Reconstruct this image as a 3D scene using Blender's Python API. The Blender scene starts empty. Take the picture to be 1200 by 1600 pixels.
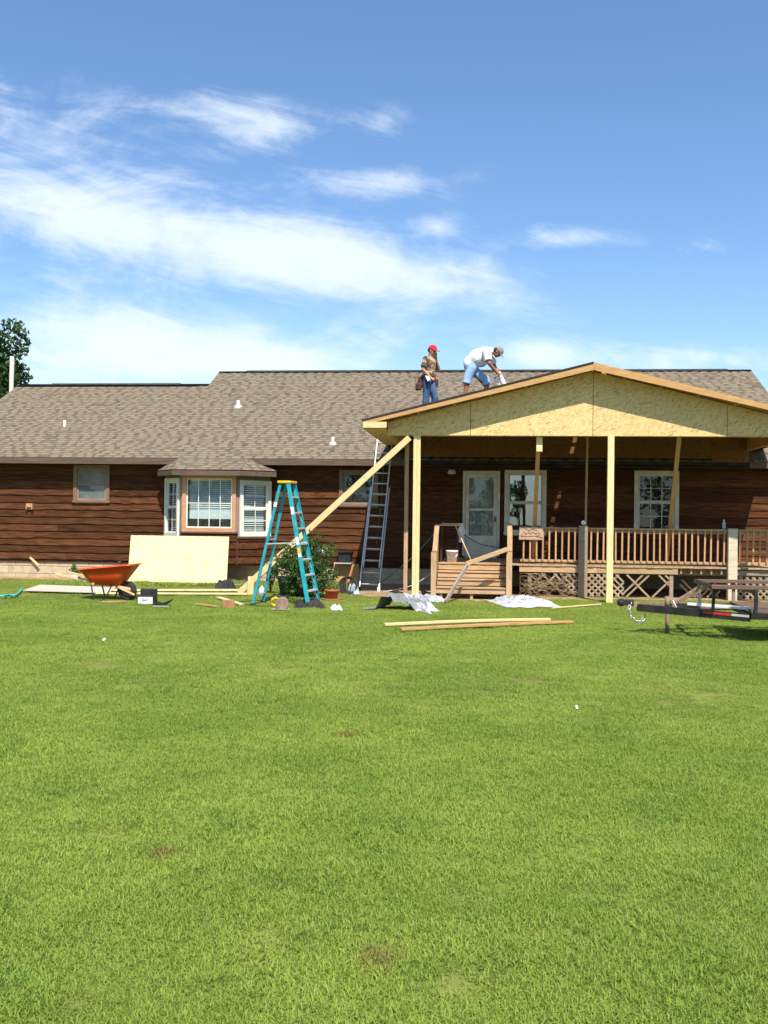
import bpy, bmesh, math, random
import numpy as np
from mathutils import Vector, Matrix, noise as mnoise

random.seed(7); RNG = np.random.default_rng(11)
SC = bpy.context.scene
COL = SC.collection
rad = math.radians

# ------------------------------------------------------------------ camera
YAW, PIT, ROL, FPX, EYE = rad(6.0), rad(0.376), 0.0125, 1525.0, 1.65
_f = Vector((-math.sin(YAW)*math.cos(PIT), math.cos(YAW)*math.cos(PIT), math.sin(PIT)))
_r0 = Vector((math.cos(YAW), math.sin(YAW), 0)); _u0 = _r0.cross(_f)
_r = _r0*math.cos(ROL) + _u0*math.sin(ROL); _u = _u0*math.cos(ROL) - _r0*math.sin(ROL)
EYEP = Vector((0, 0, EYE))
cam_d = bpy.data.cameras.new('camera'); cam = bpy.data.objects.new('camera', cam_d); COL.objects.link(cam)
cam.matrix_world = Matrix(((_r.x, _u.x, -_f.x, 0), (_r.y, _u.y, -_f.y, 0), (_r.z, _u.z, -_f.z, EYE), (0, 0, 0, 1)))
cam_d.sensor_fit = 'VERTICAL'; cam_d.sensor_height = 24.0; cam_d.lens = 24.0*FPX/1600.0
cam_d.clip_end = 3000; cam_d.clip_start = 0.05
SC.camera = cam

def look(px, py): return _f + _r*((px-600)/FPX) - _u*((py-800)/FPX)
def at_y(px, py, Y):
    d = look(px, py); return EYEP + d*(Y/d.y)
def at_z(px, py, Z=0.0):
    d = look(px, py); return EYEP + d*((Z-EYE)/d.z)

# ------------------------------------------------------------------ sky, sun, exposure
SUN_DIR = Vector((0.35, -1.0, 1.45)).normalized()          # towards the sun: behind the viewer, a little right
SUN_EL = math.asin(SUN_DIR.z); SUN_AZ = math.atan2(SUN_DIR.x, SUN_DIR.y)
W = bpy.data.worlds.new('World'); SC.world = W; W.use_nodes = True
SC.view_settings.view_transform = 'Standard'; SC.view_settings.look = 'None'
SC.view_settings.gamma = 1.0; SC.view_settings.use_curve_mapping = False
SC.view_settings.exposure = 0.7
SC.cycles.max_bounces = 8; SC.cycles.transparent_max_bounces = 16
sd = bpy.data.lights.new('sun', 'SUN'); sd.energy = 4.6; sd.angle = rad(0.53); sd.color = (1.0, 0.94, 0.84)
sun = bpy.data.objects.new('sun', sd); COL.objects.link(sun)
sun.rotation_euler = SUN_DIR.to_track_quat('Z', 'Y').to_euler(); sun.location = (10, -20, 40)

class NT:
    """tiny node helper"""
    def __init__(s, tree): s.t = tree; tree.nodes.clear()
    def n(s, typ, **kw):
        nd = s.t.nodes.new(typ)
        for k, v in kw.items(): setattr(nd, k, v)
        return nd
    def l(s, a, b): s.t.links.new(a, b)
    def put(s, sock, v):
        if isinstance(v, bpy.types.NodeSocket): s.l(v, sock)
        else: sock.default_value = v
    def m(s, op, a, b=0.0, c=0.0, clamp=False):
        nd = s.n('ShaderNodeMath', operation=op); nd.use_clamp = clamp
        s.put(nd.inputs[0], a); s.put(nd.inputs[1], b); s.put(nd.inputs[2], c)
        return nd.outputs[0]
    def vm(s, op, a, b):
        nd = s.n('ShaderNodeVectorMath', operation=op); s.put(nd.inputs[0], a); s.put(nd.inputs[1], b)
        return nd.outputs[0]
    def mix(s, fac, a, b, mode='MIX'):
        nd = s.n('ShaderNodeMix', data_type='RGBA', blend_type=mode); nd.clamp_factor = True
        s.put(nd.inputs[0], fac)
        for i, v in ((6, a), (7, b)):
            if isinstance(v, (tuple, list)): v = (*v[:3], 1.0)
            s.put(nd.inputs[i], v)
        return nd.outputs[2]
    def ss(s, x, lo, hi):
        nd = s.n('ShaderNodeMapRange', interpolation_type='SMOOTHSTEP'); s.put(nd.inputs[0], x)
        nd.inputs[1].default_value = lo; nd.inputs[2].default_value = hi
        return nd.outputs[0]
    def noise(s, vec, scale, detail=4, rough=0.55, dist=0.0):
        nd = s.n('ShaderNodeTexNoise'); s.put(nd.inputs['Vector'], vec)
        nd.inputs['Scale'].default_value = scale; nd.inputs['Detail'].default_value = detail
        nd.inputs['Roughness'].default_value = rough; nd.inputs['Distortion'].default_value = dist
        return nd.outputs['Fac']

def build_sky():
    g = NT(W.node_tree)
    out = g.n('ShaderNodeOutputWorld'); bg = g.n('ShaderNodeBackground'); g.l(bg.outputs[0], out.inputs[0])
    sky = g.n('ShaderNodeTexSky', sky_type='NISHITA'); sky.sun_disc = False
    sky.sun_elevation = SUN_EL; sky.sun_rotation = SUN_AZ
    sky.altitude = 100; sky.air_density = 1.0; sky.dust_density = 0.6; sky.ozone_density = 2.2
    bg.inputs[1].default_value = 0.09
    tc = g.n('ShaderNodeTexCoord'); sep = g.n('ShaderNodeSeparateXYZ'); g.l(tc.outputs['Generated'], sep.inputs[0])
    x, y, z = sep.outputs
    ay = g.m('MAXIMUM', g.m('ABSOLUTE', y), 0.12)
    u = g.m('DIVIDE', x, ay); v = g.m('DIVIDE', z, ay)
    cb = g.n('ShaderNodeCombineXYZ'); g.l(u, cb.inputs[0]); g.l(g.m('MULTIPLY', v, 1.9), cb.inputs[1]); g.l(g.m('SIGN', y), cb.inputs[2])
    n1 = g.noise(cb.outputs[0], 7.0, 12, 0.66, 0.5)
    cb2 = g.n('ShaderNodeCombineXYZ')                       # streaked: the wisps run down to the right
    g.l(g.m('ADD', u, g.m('MULTIPLY', v, 0.5)), cb2.inputs[0]); g.l(g.m('MULTIPLY', g.m('ADD', v, g.m('MULTIPLY', u, 0.22)), 4.4), cb2.inputs[1])
    n2 = g.noise(cb2.outputs[0], 6.0, 10, 0.66, 1.1)
    # banks of cloud, each an ellipse in azimuth / elevation (heart, half sizes, tilt, strength)
    banks = [(90, 345, 300, 66, .10, .44), (400, 405, 270, 66, .14, .48), (640, 440, 180, 48, .10, .44), (30, 290, 170, 50, .2, .22), (500, 375, 120, 30, .1, .2),
             (150, 525, 270, 66, .08, .56), (430, 560, 210, 48, .06, .50), (60, 590, 340, 44, 0, .34),
             (40, 215, 220, 100, .2, .30), (350, 178, 140, 40, .15, .34), (400, 215, 100, 30, -.2, .26), (260, 290, 120, 40, -.2, .18), (610, 190, 56, 28, 0, .36),
             (600, 283, 150, 28, .02, .42), (680, 352, 50, 22, 0, .36), (895, 372, 115, 19, .06, .50), (1110, 388, 40, 13, 0, .25),
             (850, 545, 80, 36, 0, .42), (1010, 560, 200, 28, 0, .42), (1250, 560, 120, 40, 0, .2)]
    cov = None
    for (px, py, sx, sy, tilt, a) in banks:
        d = look(px, py); u0, v0 = d.x/d.y, d.z/d.y
        du = g.m('SUBTRACT', u, u0); dv = g.m('ADD', g.m('SUBTRACT', v, v0), g.m('MULTIPLY', du, tilt))
        q = g.m('ADD', g.m('POWER', g.m('ABSOLUTE', g.m('DIVIDE', du, sx/FPX)), 2.0), g.m('POWER', g.m('ABSOLUTE', g.m('DIVIDE', dv, sy/FPX)), 2.0))
        e = g.m('MULTIPLY', g.m('EXPONENT', g.m('MULTIPLY', q, -1.0)), a)
        cov = e if cov is None else g.m('ADD', cov, e)
    far = g.m('MULTIPLY', g.ss(g.m('ABSOLUTE', u), 0.55, 1.1), 0.10)     # scattered cloud in the rest of the sky
    cov = g.m('ADD', cov, far)
    nn = g.m('ADD', g.m('MULTIPLY', n1, 0.60), g.m('MULTIPLY', n2, 0.40))
    dens = g.m('ADD', g.m('MULTIPLY', g.m('SUBTRACT', nn, 0.53), 2.5), g.m('MULTIPLY', cov, 1.3))
    up = g.ss(z, 0.0, 0.04)
    mask = g.m('MULTIPLY', g.m('MULTIPLY', g.m('MULTIPLY', g.ss(dens, 0.02, 0.95), g.ss(cov, 0.0, 0.16)), 0.84), up)
    haze = g.m('MULTIPLY', g.ss(g.m('MULTIPLY', v, -1.0), -0.30, -0.02), 0.24)
    c0 = g.mix(1.0, sky.outputs[0], (0.98, 1.17, 1.32), 'MULTIPLY')
    c1 = g.mix(haze, c0, (5.4, 6.9, 8.6))
    c2 = g.mix(mask, c1, (6.9, 7.6, 8.3))
    g.l(c2, bg.inputs[0])
build_sky()

# ------------------------------------------------------------------ materials
def mat(name, c1, c2=None, nscale=6.0, stretch=(1, 1, 1), rough=0.75, bump=0.0, metal=0.0, rand=0.0, detail=5, coord='Object', spec=0.35, lo=0.3, hi=0.7, c3=None, c3at=(0.62, 0.75), c3scale=2.0, transl=0.0, bdist=0.01, attr=None):
    m = bpy.data.materials.new(name); m.use_nodes = True
    g = NT(m.node_tree); out = g.n('ShaderNodeOutputMaterial'); b = g.n('ShaderNodeBsdfPrincipled')
    g.l(b.outputs[0], out.inputs[0])
    c2 = c2 or tuple(min(1, v*1.25) for v in c1)
    oi = g.n('ShaderNodeObjectInfo'); tc = g.n('ShaderNodeTexCoord')
    if coord == 'World':
        vec = g.n('ShaderNodeNewGeometry').outputs['Position']
    else:
        vec = tc.outputs[coord]
        off = g.n('ShaderNodeVectorMath', operation='SCALE'); off.inputs[0].default_value = (13.1, 7.7, 5.3); g.l(oi.outputs['Random'], off.inputs['Scale'])
        vec = g.vm('ADD', vec, off.outputs[0])
    sv = g.vm('MULTIPLY', vec, tuple(stretch))
    n = g.noise(sv, nscale, detail, 0.6)
    f = g.ss(n, lo, hi)
    col = g.mix(f, c1, c2)
    if c3:
        col = g.mix(g.ss(g.noise(sv, c3scale, 6, 0.65, 0.5), *c3at), col, c3)
    if attr:
        an = g.n('ShaderNodeAttribute', attribute_name=attr)
        col = g.mix(1.0, col, an.outputs['Color'], 'MULTIPLY')
    if rand:
        hs = g.n('ShaderNodeHueSaturation'); g.l(col, hs.inputs['Color'])
        g.put(hs.inputs['Value'], g.m('ADD', 1.0-rand, g.m('MULTIPLY', oi.outputs['Random'], 2*rand))); col = hs.outputs[0]
    g.put(b.inputs['Base Color'], col)
    b.inputs['Roughness'].default_value = rough; b.inputs['Metallic'].default_value = metal
    b.inputs['Specular IOR Level'].default_value = spec
    if bump:
        bp = g.n('ShaderNodeBump'); bp.inputs['Strength'].default_value = bump; bp.inputs['Distance'].default_value = bdist
        g.l(g.noise(sv, nscale*2.0, 6, 0.65), bp.inputs['Height']); g.l(bp.outputs[0], b.inputs['Normal'])
    if transl:
        tr = g.n('ShaderNodeBsdfTranslucent'); g.put(tr.inputs[0], col); mx = g.n('ShaderNodeMixShader')
        mx.inputs[0].default_value = transl; g.l(b.outputs[0], mx.inputs[1]); g.l(tr.outputs[0], mx.inputs[2]); g.l(mx.outputs[0], out.inputs[0])
    return m

def glass_mat(name, refl, tint=(0.9, 0.95, 0.95), dirt=0.06):
    m = bpy.data.materials.new(name); m.use_nodes = True
    g = NT(m.node_tree); out = g.n('ShaderNodeOutputMaterial')
    tr = g.n('ShaderNodeBsdfTransparent'); tr.inputs[0].default_value = (*tint, 1)
    gl = g.n('ShaderNodeBsdfGlossy'); gl.inputs['Roughness'].default_value = 0.015
    df = g.n('ShaderNodeBsdfDiffuse'); df.inputs[0].default_value = (0.35, 0.36, 0.34, 1)
    tc = g.n('ShaderNodeTexCoord')
    bp = g.n('ShaderNodeBump'); bp.inputs['Strength'].default_value = 0.04; bp.inputs['Distance'].default_value = 0.02
    g.l(g.noise(tc.outputs['Object'], 2.5, 2), bp.inputs['Height']); g.l(bp.outputs[0], gl.inputs['Normal'])
    lw = g.n('ShaderNodeLayerWeight'); lw.inputs[0].default_value = 0.5
    fac = g.m('ADD', g.m('MULTIPLY', g.m('POWER', lw.outputs['Facing'], 4.0), 0.7), refl+0.04, clamp=True)
    m1 = g.n('ShaderNodeMixShader'); g.l(fac, m1.inputs[0]); g.l(tr.outputs[0], m1.inputs[1]); g.l(gl.outputs[0], m1.inputs[2])
    m2 = g.n('ShaderNodeMixShader'); g.l(g.m('MULTIPLY', g.noise(tc.outputs['Object'], 3, 5), dirt), m2.inputs[0]); g.l(m1.outputs[0], m2.inputs[1]); g.l(df.outputs[0], m2.inputs[2])
    g.l(m2.outputs[0], out.inputs[0]); return m

def osb_mat(name, c_lo, c_hi, c_dark, rand=0.06, sc=1.0):
    m = bpy.data.materials.new(name); m.use_nodes = True
    g = NT(m.node_tree); out = g.n('ShaderNodeOutputMaterial'); b = g.n('ShaderNodeBsdfPrincipled'); g.l(b.outputs[0], out.inputs[0])
    tc = g.n('ShaderNodeTexCoord'); oi = g.n('ShaderNodeObjectInfo')
    cs = []
    for i, (rot, st) in enumerate(((0.35, (14, 14, 60)), (-0.5, (52, 52, 15)), (1.1, (18, 18, 70)))):
        mp = g.n('ShaderNodeMapping'); mp.inputs['Rotation'].default_value = (0, rot, 0); g.l(tc.outputs['Object'], mp.inputs[0])
        v = g.n('ShaderNodeTexVoronoi'); v.inputs['Scale'].default_value = sc
        g.l(g.vm('MULTIPLY', g.vm('ADD', mp.outputs[0], (3.3*i, 1.7*i, 0.9)), st), v.inputs['Vector'])
        sp = g.n('ShaderNodeSeparateColor'); g.l(v.outputs['Color'], sp.inputs[0]); cs.append(sp)
    a = g.m('MULTIPLY', g.m('ADD', g.m('ADD', cs[0].outputs[0], cs[1].outputs[1]), cs[2].outputs[2]), 0.333)
    col = g.mix(g.ss(a, 0.22, 0.78), c_lo, c_hi)
    col = g.mix(g.m('MULTIPLY', g.ss(cs[0].outputs[2], 0.93, 0.97), 0.75), col, c_dark)
    col = g.mix(g.m('MULTIPLY', g.ss(cs[1].outputs[2], 0.95, 0.98), 0.6), col, c_dark)
    col = g.mix(g.m('MULTIPLY', g.ss(g.noise(tc.outputs['Object'], 1.3, 4), 0.45, 0.75), 0.25), col, c_lo)
    hs = g.n('ShaderNodeHueSaturation'); g.l(col, hs.inputs['Color'])
    g.put(hs.inputs['Value'], g.m('ADD', 1.0-rand, g.m('MULTIPLY', oi.outputs['Random'], 2*rand)))
    g.l(hs.outputs[0], b.inputs['Base Color']); b.inputs['Roughness'].default_value = 0.8; b.inputs['Specular IOR Level'].default_value = 0.2
    bp = g.n('ShaderNodeBump'); bp.inputs['Strength'].default_value = 0.10; bp.inputs['Distance'].default_value = 0.002; g.l(a, bp.inputs['Height']); g.l(bp.outputs[0], b.inputs['Normal'])
    return m

GR = (1.2, 14, 14)
M = {}
M['siding'] = mat('stained_siding', (0.034, 0.0122, 0.0045), (0.120, 0.046, 0.018), 3.2, (0.8, 6, 9), 0.85, 0.5, spec=0.12, rand=0.32, c3=(0.20, 0.105, 0.056), c3at=(0.63, 0.78), c3scale=3.4, lo=0.25, hi=0.75)
M['wall_dark'] = mat('dark_wall', (0.035, 0.016, 0.009), (0.06, 0.028, 0.016), 5, rough=0.85)
M['block'] = mat('concrete_block', (0.42, 0.325, 0.205), (0.54, 0.43, 0.285), 5, rough=0.95, bump=0.5, rand=0.07, c3=(0.30, 0.19, 0.11), c3at=(0.55, 0.8), c3scale=1.3)
M['mortar'] = mat('mortar', (0.38, 0.30, 0.20), (0.47, 0.38, 0.265), 9, rough=0.95, bump=0.3)
M['shingle'] = mat('asphalt_shingle', (0.160, 0.127, 0.088), (0.232, 0.188, 0.133), 45, rough=0.95, bump=0.3, attr='tone', coord='World', spec=0.2)
M['rooffelt'] = mat('black_felt', (0.018, 0.016, 0.016), (0.04, 0.036, 0.034), 4, rough=0.85, bump=0.4)
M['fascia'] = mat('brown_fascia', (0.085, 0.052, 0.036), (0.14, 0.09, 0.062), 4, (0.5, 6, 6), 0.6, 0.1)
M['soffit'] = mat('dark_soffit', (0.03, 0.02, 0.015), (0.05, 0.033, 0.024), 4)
M['white'] = mat('white_vinyl', (0.66, 0.64, 0.54), (0.78, 0.76, 0.66), 5, rough=0.45, bump=0.05)
M['offwhite'] = mat('weathered_white_paint', (0.50, 0.46, 0.35), (0.68, 0.63, 0.50), 4, rough=0.6, bump=0.1)
M['browntrim'] = mat('brown_wood_trim', (0.17, 0.085, 0.045), (0.27, 0.15, 0.08), 4, GR, 0.6, 0.3, rand=0.1)
M['cedar'] = mat('cedar_trim', (0.42, 0.20, 0.10), (0.58, 0.30, 0.16), 4, GR, 0.6, 0.2, rand=0.06)
M['taupe'] = mat('taupe_panel', (0.20, 0.155, 0.12), (0.26, 0.205, 0.165), 3, rough=0.7, bump=0.1)
M['screen'] = mat('insect_screen', (0.13, 0.12, 0.105), (0.21, 0.19, 0.165), 3, rough=0.7)
M['glass'] = glass_mat('window_glass', 0.0)
M['glass_mirror'] = glass_mat('coated_glass', 0.20, (0.5, 0.55, 0.55))
M['blind'] = mat('blind_slat', (0.70, 0.70, 0.69), (0.80, 0.80, 0.79), 4, rough=0.5)
M['room'] = mat('dark_room', (0.03, 0.028, 0.025), (0.05, 0.045, 0.04), 2)
M['curtain'] = mat('door_curtain', (0.26, 0.26, 0.22), (0.36, 0.36, 0.31), 5, (6, 6, 0.6), 0.9, 0.3)
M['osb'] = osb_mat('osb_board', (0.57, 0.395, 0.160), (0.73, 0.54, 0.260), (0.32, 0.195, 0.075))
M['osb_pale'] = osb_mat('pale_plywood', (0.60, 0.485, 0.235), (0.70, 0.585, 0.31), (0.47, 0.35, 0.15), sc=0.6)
M['osb_dark'] = osb_mat('shaded_osb', (0.12, 0.058, 0.022), (0.18, 0.092, 0.037), (0.05, 0.025, 0.01))  # darker OSB copy: porch shade put into the back panels' colour
M['pine'] = mat('fresh_pine', (0.62, 0.45, 0.205), (0.74, 0.58, 0.305), 3.5, GR, 0.7, 0.25, rand=0.10, c3=(0.44, 0.26, 0.10), c3at=(0.60, 0.76), c3scale=2.4)
M['pine_rake'] = mat('amber_pine', (0.40, 0.21, 0.075), (0.54, 0.31, 0.125), 3.5, GR, 0.7, 0.25, rand=0.05, c3=(0.40, 0.22, 0.09), c3at=(0.64, 0.8))
M['treated'] = mat('treated_lumber', (0.36, 0.225, 0.115), (0.50, 0.335, 0.185), 3.5, GR, 0.75, 0.35, rand=0.10, c3=(0.28, 0.19, 0.12), c3at=(0.62, 0.8))
M['baluster'] = mat('cedar_baluster', (0.40, 0.205, 0.095), (0.54, 0.305, 0.155), 4, GR, 0.7, 0.3, rand=0.14)
M['grey_wood'] = mat('grey_weathered_wood', (0.22, 0.165, 0.11), (0.34, 0.265, 0.185), 4, (14, 14, 1.2), 0.85, 0.5, rand=0.12, c3=(0.12, 0.10, 0.08), c3at=(0.6, 0.8))
M['grey_wood_x'] = mat('grey_weathered_board', (0.24, 0.19, 0.14), (0.38, 0.31, 0.235), 4, GR, 0.85, 0.5, rand=0.12, c3=(0.13, 0.10, 0.075), c3at=(0.6, 0.8))
M['lattice'] = mat('lattice_wood', (0.25, 0.185, 0.11), (0.40, 0.31, 0.20), 4, GR, 0.85, 0.4, rand=0.18)
M['pale_sunlit'] = mat('pale_sunlit_wood', (0.50, 0.42, 0.30), (0.62, 0.53, 0.395), 4, (14, 14, 1.2), 0.7, 0.2)  # grey post wood with sunlit paleness in its colour; also a pale trailer plank
M['black'] = mat('black_plastic', (0.012, 0.012, 0.013), (0.03, 0.03, 0.03), 8, rough=0.5)
M['rubber'] = mat('black_rubber', (0.016, 0.015, 0.014), (0.045, 0.04, 0.036), 9, rough=0.85, bump=0.4)
M['steel_black'] = mat('black_painted_steel', (0.012, 0.012, 0.013), (0.035, 0.03, 0.028), 5, rough=0.45, bump=0.1, c3=(0.12, 0.06, 0.035), c3at=(0.66, 0.8))
M['rust'] = mat('rusty_steel', (0.17, 0.10, 0.065), (0.33, 0.23, 0.16), 7, rough=0.85, bump=0.4, metal=0.1)
M['alu'] = mat('aluminium', (0.50, 0.49, 0.47), (0.64, 0.62, 0.59), 9, rough=0.45, metal=0.3)
M['chain'] = mat('galvanised_chain', (0.45, 0.46, 0.48), (0.62, 0.63, 0.64), 9, rough=0.35, metal=0.8)
M['teal'] = mat('teal_fibreglass', (0.012, 0.25, 0.31), (0.02, 0.33, 0.39), 5, rough=0.45, c3=(0.14, 0.30, 0.31), c3at=(0.58, 0.75))
M['yellow'] = mat('yellow_plastic', (0.66, 0.40, 0.015), (0.74, 0.47, 0.03), 6, rough=0.4)
M['orange'] = mat('orange_plastic_tray', (0.56, 0.058, 0.012), (0.66, 0.085, 0.02), 3, rough=0.42, c3=(0.45, 0.15, 0.08), c3at=(0.56, 0.78))
M['handle_wood'] = mat('handle_ash_wood', (0.55, 0.37, 0.18), (0.66, 0.47, 0.25), 4, GR, 0.6, 0.2)
M['paper'] = mat('white_wrapper', (0.40, 0.41, 0.45), (0.60, 0.61, 0.63), 3, rough=0.55, c3=(0.20, 0.20, 0.36), c3at=(0.58, 0.64), c3scale=2.6, bump=0.8, bdist=0.05)
M['tarp'] = mat('grey_tarp', (0.16, 0.165, 0.165), (0.26, 0.265, 0.26), 3, rough=0.55, bump=0.2)
M['white_plastic'] = mat('white_plastic', (0.74, 0.74, 0.72), (0.82, 0.82, 0.80), 4, rough=0.4)
M['terracotta'] = mat('terracotta', (0.32, 0.085, 0.035), (0.42, 0.125, 0.055), 6, rough=0.8, bump=0.2)
M['hose'] = mat('green_hose', (0.03, 0.14, 0.10), (0.06, 0.22, 0.16), 6, rough=0.45)
M['cyan'] = mat('turquoise_rope', (0.03, 0.38, 0.36), (0.08, 0.50, 0.46), 6, rough=0.6)
M['brick'] = mat('brick_red', (0.30, 0.13, 0.06), (0.40, 0.19, 0.10), 8, rough=0.9, bump=0.3)
M['hatch'] = mat('orange_plywood', (0.36, 0.17, 0.055), (0.50, 0.26, 0.095), 3, (8, 8, 0.8), 0.75, 0.2, c3=(0.24, 0.11, 0.04), c3at=(0.6, 0.8))
M['leaf'] = mat('bush_leaf', (0.030, 0.075, 0.014), (0.085, 0.16, 0.030), 3.0, rough=0.55, coord='World', transl=0.22, c3=(0.20, 0.12, 0.03), c3at=(0.66, 0.72), c3scale=9)
M['leaf_tree'] = mat('tree_leaf', (0.020, 0.060, 0.012), (0.06, 0.125, 0.028), 0.9, rough=0.55, coord='World', transl=0.25)
M['leaf_bright'] = mat('bright_leaf', (0.06, 0.16, 0.02), (0.13, 0.27, 0.04), 6.0, rough=0.55, coord='World', transl=0.25)
M['bark'] = mat('bark', (0.06, 0.042, 0.03), (0.12, 0.09, 0.065), 7, (5, 5, 1), 0.95, 0.6)
M['vine'] = mat('dry_vine', (0.16, 0.105, 0.055), (0.34, 0.25, 0.145), 5, rough=0.9)
M['pole'] = mat('bleached_pole', (0.40, 0.36, 0.31), (0.52, 0.48, 0.42), 5, (8, 8, 1), 0.9, 0.3)
M['dirt'] = mat('bare_dirt', (0.26, 0.155, 0.085), (0.42, 0.28, 0.165), 3.5, rough=0.97, bump=0.8, coord='World', c3=(0.13, 0.10, 0.05), c3at=(0.55, 0.7), c3scale=5, bdist=0.03)
M['skin'] = mat('skin', (0.36, 0.165, 0.095), (0.44, 0.215, 0.13), 8, rough=0.55)
M['skin_tan'] = mat('tanned_skin', (0.27, 0.115, 0.065), (0.36, 0.165, 0.095), 8, rough=0.55)
M['hair'] = mat('dark_hair', (0.012, 0.010, 0.009), (0.025, 0.02, 0.017), 30, rough=0.7)
M['red_cap'] = mat('red_cap', (0.50, 0.012, 0.018), (0.60, 0.025, 0.03), 6, rough=0.8)
M['grey_cap'] = mat('grey_cap', (0.20, 0.185, 0.17), (0.28, 0.26, 0.24), 6, rough=0.9)
M['camo'] = mat('camouflage_shirt', (0.12, 0.075, 0.04), (0.42, 0.31, 0.20), 9, rough=0.9, lo=0.46, hi=0.54, c3=(0.035, 0.028, 0.02), c3at=(0.56, 0.60), c3scale=7, bump=0.3)
M['tshirt'] = mat('white_tshirt', (0.74, 0.74, 0.75), (0.82, 0.82, 0.82), 3, (1, 1, 2.2), rough=0.9, bump=0.45, bdist=0.05, detail=2)
M['jeans'] = mat('blue_jeans', (0.025, 0.055, 0.12), (0.075, 0.135, 0.235), 5, rough=0.9, bump=0.35, bdist=0.03)
M['jean_shorts'] = mat('faded_jean_shorts', (0.20, 0.33, 0.54), (0.34, 0.47, 0.67), 4, rough=0.9, bump=0.35, bdist=0.03)
M['leather'] = mat('tool_belt_leather', (0.055, 0.020, 0.018), (0.11, 0.045, 0.035), 7, rough=0.6, bump=0.3)
M['red_tape'] = mat('red_reflector', (0.55, 0.02, 0.02), (0.65, 0.04, 0.03), 8, rough=0.3)
M['trailer_plank'] = mat('brown_trailer_plank', (0.11, 0.062, 0.04), (0.18, 0.108, 0.074), 4, GR, 0.8, 0.4)
M['blue_plastic'] = mat('blue_bottle', (0.12, 0.25, 0.42), (0.35, 0.48, 0.60), 9, rough=0.2)
M['sign'] = mat('sign_wood', (0.36, 0.21, 0.13), (0.58, 0.40, 0.29), 6, (1.5, 9, 9), 0.8, 0.4, c3=(0.12, 0.075, 0.05), c3at=(0.56, 0.62), c3scale=4)

def grass_mats():
    for key, tips in (('grass', True), ('lawn', False)):
        m = bpy.data.materials.new('grass_blade' if tips else 'lawn_soil'); m.use_nodes = True; M[key] = m
        g = NT(m.node_tree); out = g.n('ShaderNodeOutputMaterial'); b = g.n('ShaderNodeBsdfPrincipled')
        pos = g.n('ShaderNodeNewGeometry').outputs['Position']
        n1 = g.noise(pos, 0.55, 5, 0.6, 0.4); n2 = g.noise(pos, 2.6, 5, 0.65); n3 = g.noise(pos, 38.0, 2)
        a = (0.255, 0.360, 0.052) if tips else (0.145, 0.165, 0.034)
        c = (0.350, 0.440, 0.074) if tips else (0.19, 0.21, 0.042)
        col = g.mix(g.ss(n1, 0.36, 0.64), a, c)
        col = g.mix(g.m('MULTIPLY', g.ss(n2, 0.50, 0.72), 0.55), col, (0.165, 0.300, 0.050) if tips else (0.05, 0.08, 0.014))
        col = g.mix(g.m('MULTIPLY', g.ss(n3, 0.60, 0.74), 0.65 if tips else 0.3), col, (0.42, 0.38, 0.13))
        col = g.mix(g.m('MULTIPLY', g.ss(g.noise(pos, 120.0, 2), 0.50, 0.66), 0.40), col, (0.120, 0.215, 0.034) if tips else (0.09, 0.10, 0.025))
        col = g.mix(g.m('MULTIPLY', g.ss(g.noise(pos, 75.0, 2), 0.62, 0.72), 0.6), col, (0.46, 0.48, 0.16) if tips else (0.24, 0.20, 0.07))
        n4 = g.noise(pos, 0.9, 6, 0.7, 0.8); sy = g.n('ShaderNodeSeparateXYZ'); g.l(pos, sy.inputs[0])      # trodden, strawy turf near the work
        col = g.mix(g.m('MULTIPLY', g.m('MULTIPLY', g.ss(n4, 0.42, 0.66), g.ss(sy.outputs[1], 15.5, 20.5)), 0.55), col, (0.34, 0.27, 0.11))
        col = g.mix(g.m('MULTIPLY', g.ss(g.noise(pos, 7.0, 4, 0.7), 0.56, 0.70), 0.45), col, (0.30, 0.33, 0.06) if tips else (0.16, 0.15, 0.04))
        # a few dry spots in the turf
        for px, py, r_ in ((255, 1336, 0.08), (592, 1498, 0.10), (540, 1150, 0.11)):
            w = at_z(px, py)
            ds = g.n('ShaderNodeVectorMath', operation='DISTANCE'); g.put(ds.inputs[0], g.vm('MULTIPLY', pos, (1, 1, 0))); ds.inputs[1].default_value = (w.x, w.y, 0)
            f = g.ss(g.m('MULTIPLY', g.m('ADD', ds.outputs['Value'], g.m('MULTIPLY', n2, r_)), -1), -r_*1.9, -r_*0.7)
            col = g.mix(g.m('MULTIPLY', f, 0.55), col, (0.27, 0.17, 0.075))
        g.l(col, b.inputs['Base Color']); b.inputs['Roughness'].default_value = 0.55 if tips else 0.95; b.inputs['Specular IOR Level'].default_value = 0.25
        if tips:
            tr = g.n('ShaderNodeBsdfTranslucent'); g.l(col, tr.inputs[0]); mx = g.n('ShaderNodeMixShader'); mx.inputs[0].default_value = 0.42
            g.l(b.outputs[0], mx.inputs[1]); g.l(tr.outputs[0], mx.inputs[2]); g.l(mx.outputs[0], out.inputs[0])
        else: g.l(b.outputs[0], out.inputs[0])
grass_mats()

# ------------------------------------------------------------------ mesh helpers
WORLD_ROOTS = {}
def props(o, label=None, cat=None, group=None, kind=None):
    if label: o['label'] = label
    if cat: o['category'] = cat
    if group: o['group'] = group
    if kind: o['kind'] = kind
    return o
def thing(name, label, cat, loc=(0, 0, 0), rz=0.0, group=None, world=False):
    o = bpy.data.objects.new(name, None); COL.objects.link(o); o.empty_display_size = 0.2
    o.location = loc; o.rotation_euler = (0, 0, rz); props(o, label, cat, group)
    if world: WORLD_ROOTS[o.name] = Matrix.Translation(Vector(loc)).inverted()
    return o
def adopt(o, parent):
    if parent is None: return
    o.parent = parent
    if parent.name in WORLD_ROOTS: o.matrix_parent_inverse = WORLD_ROOTS[parent.name]

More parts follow.
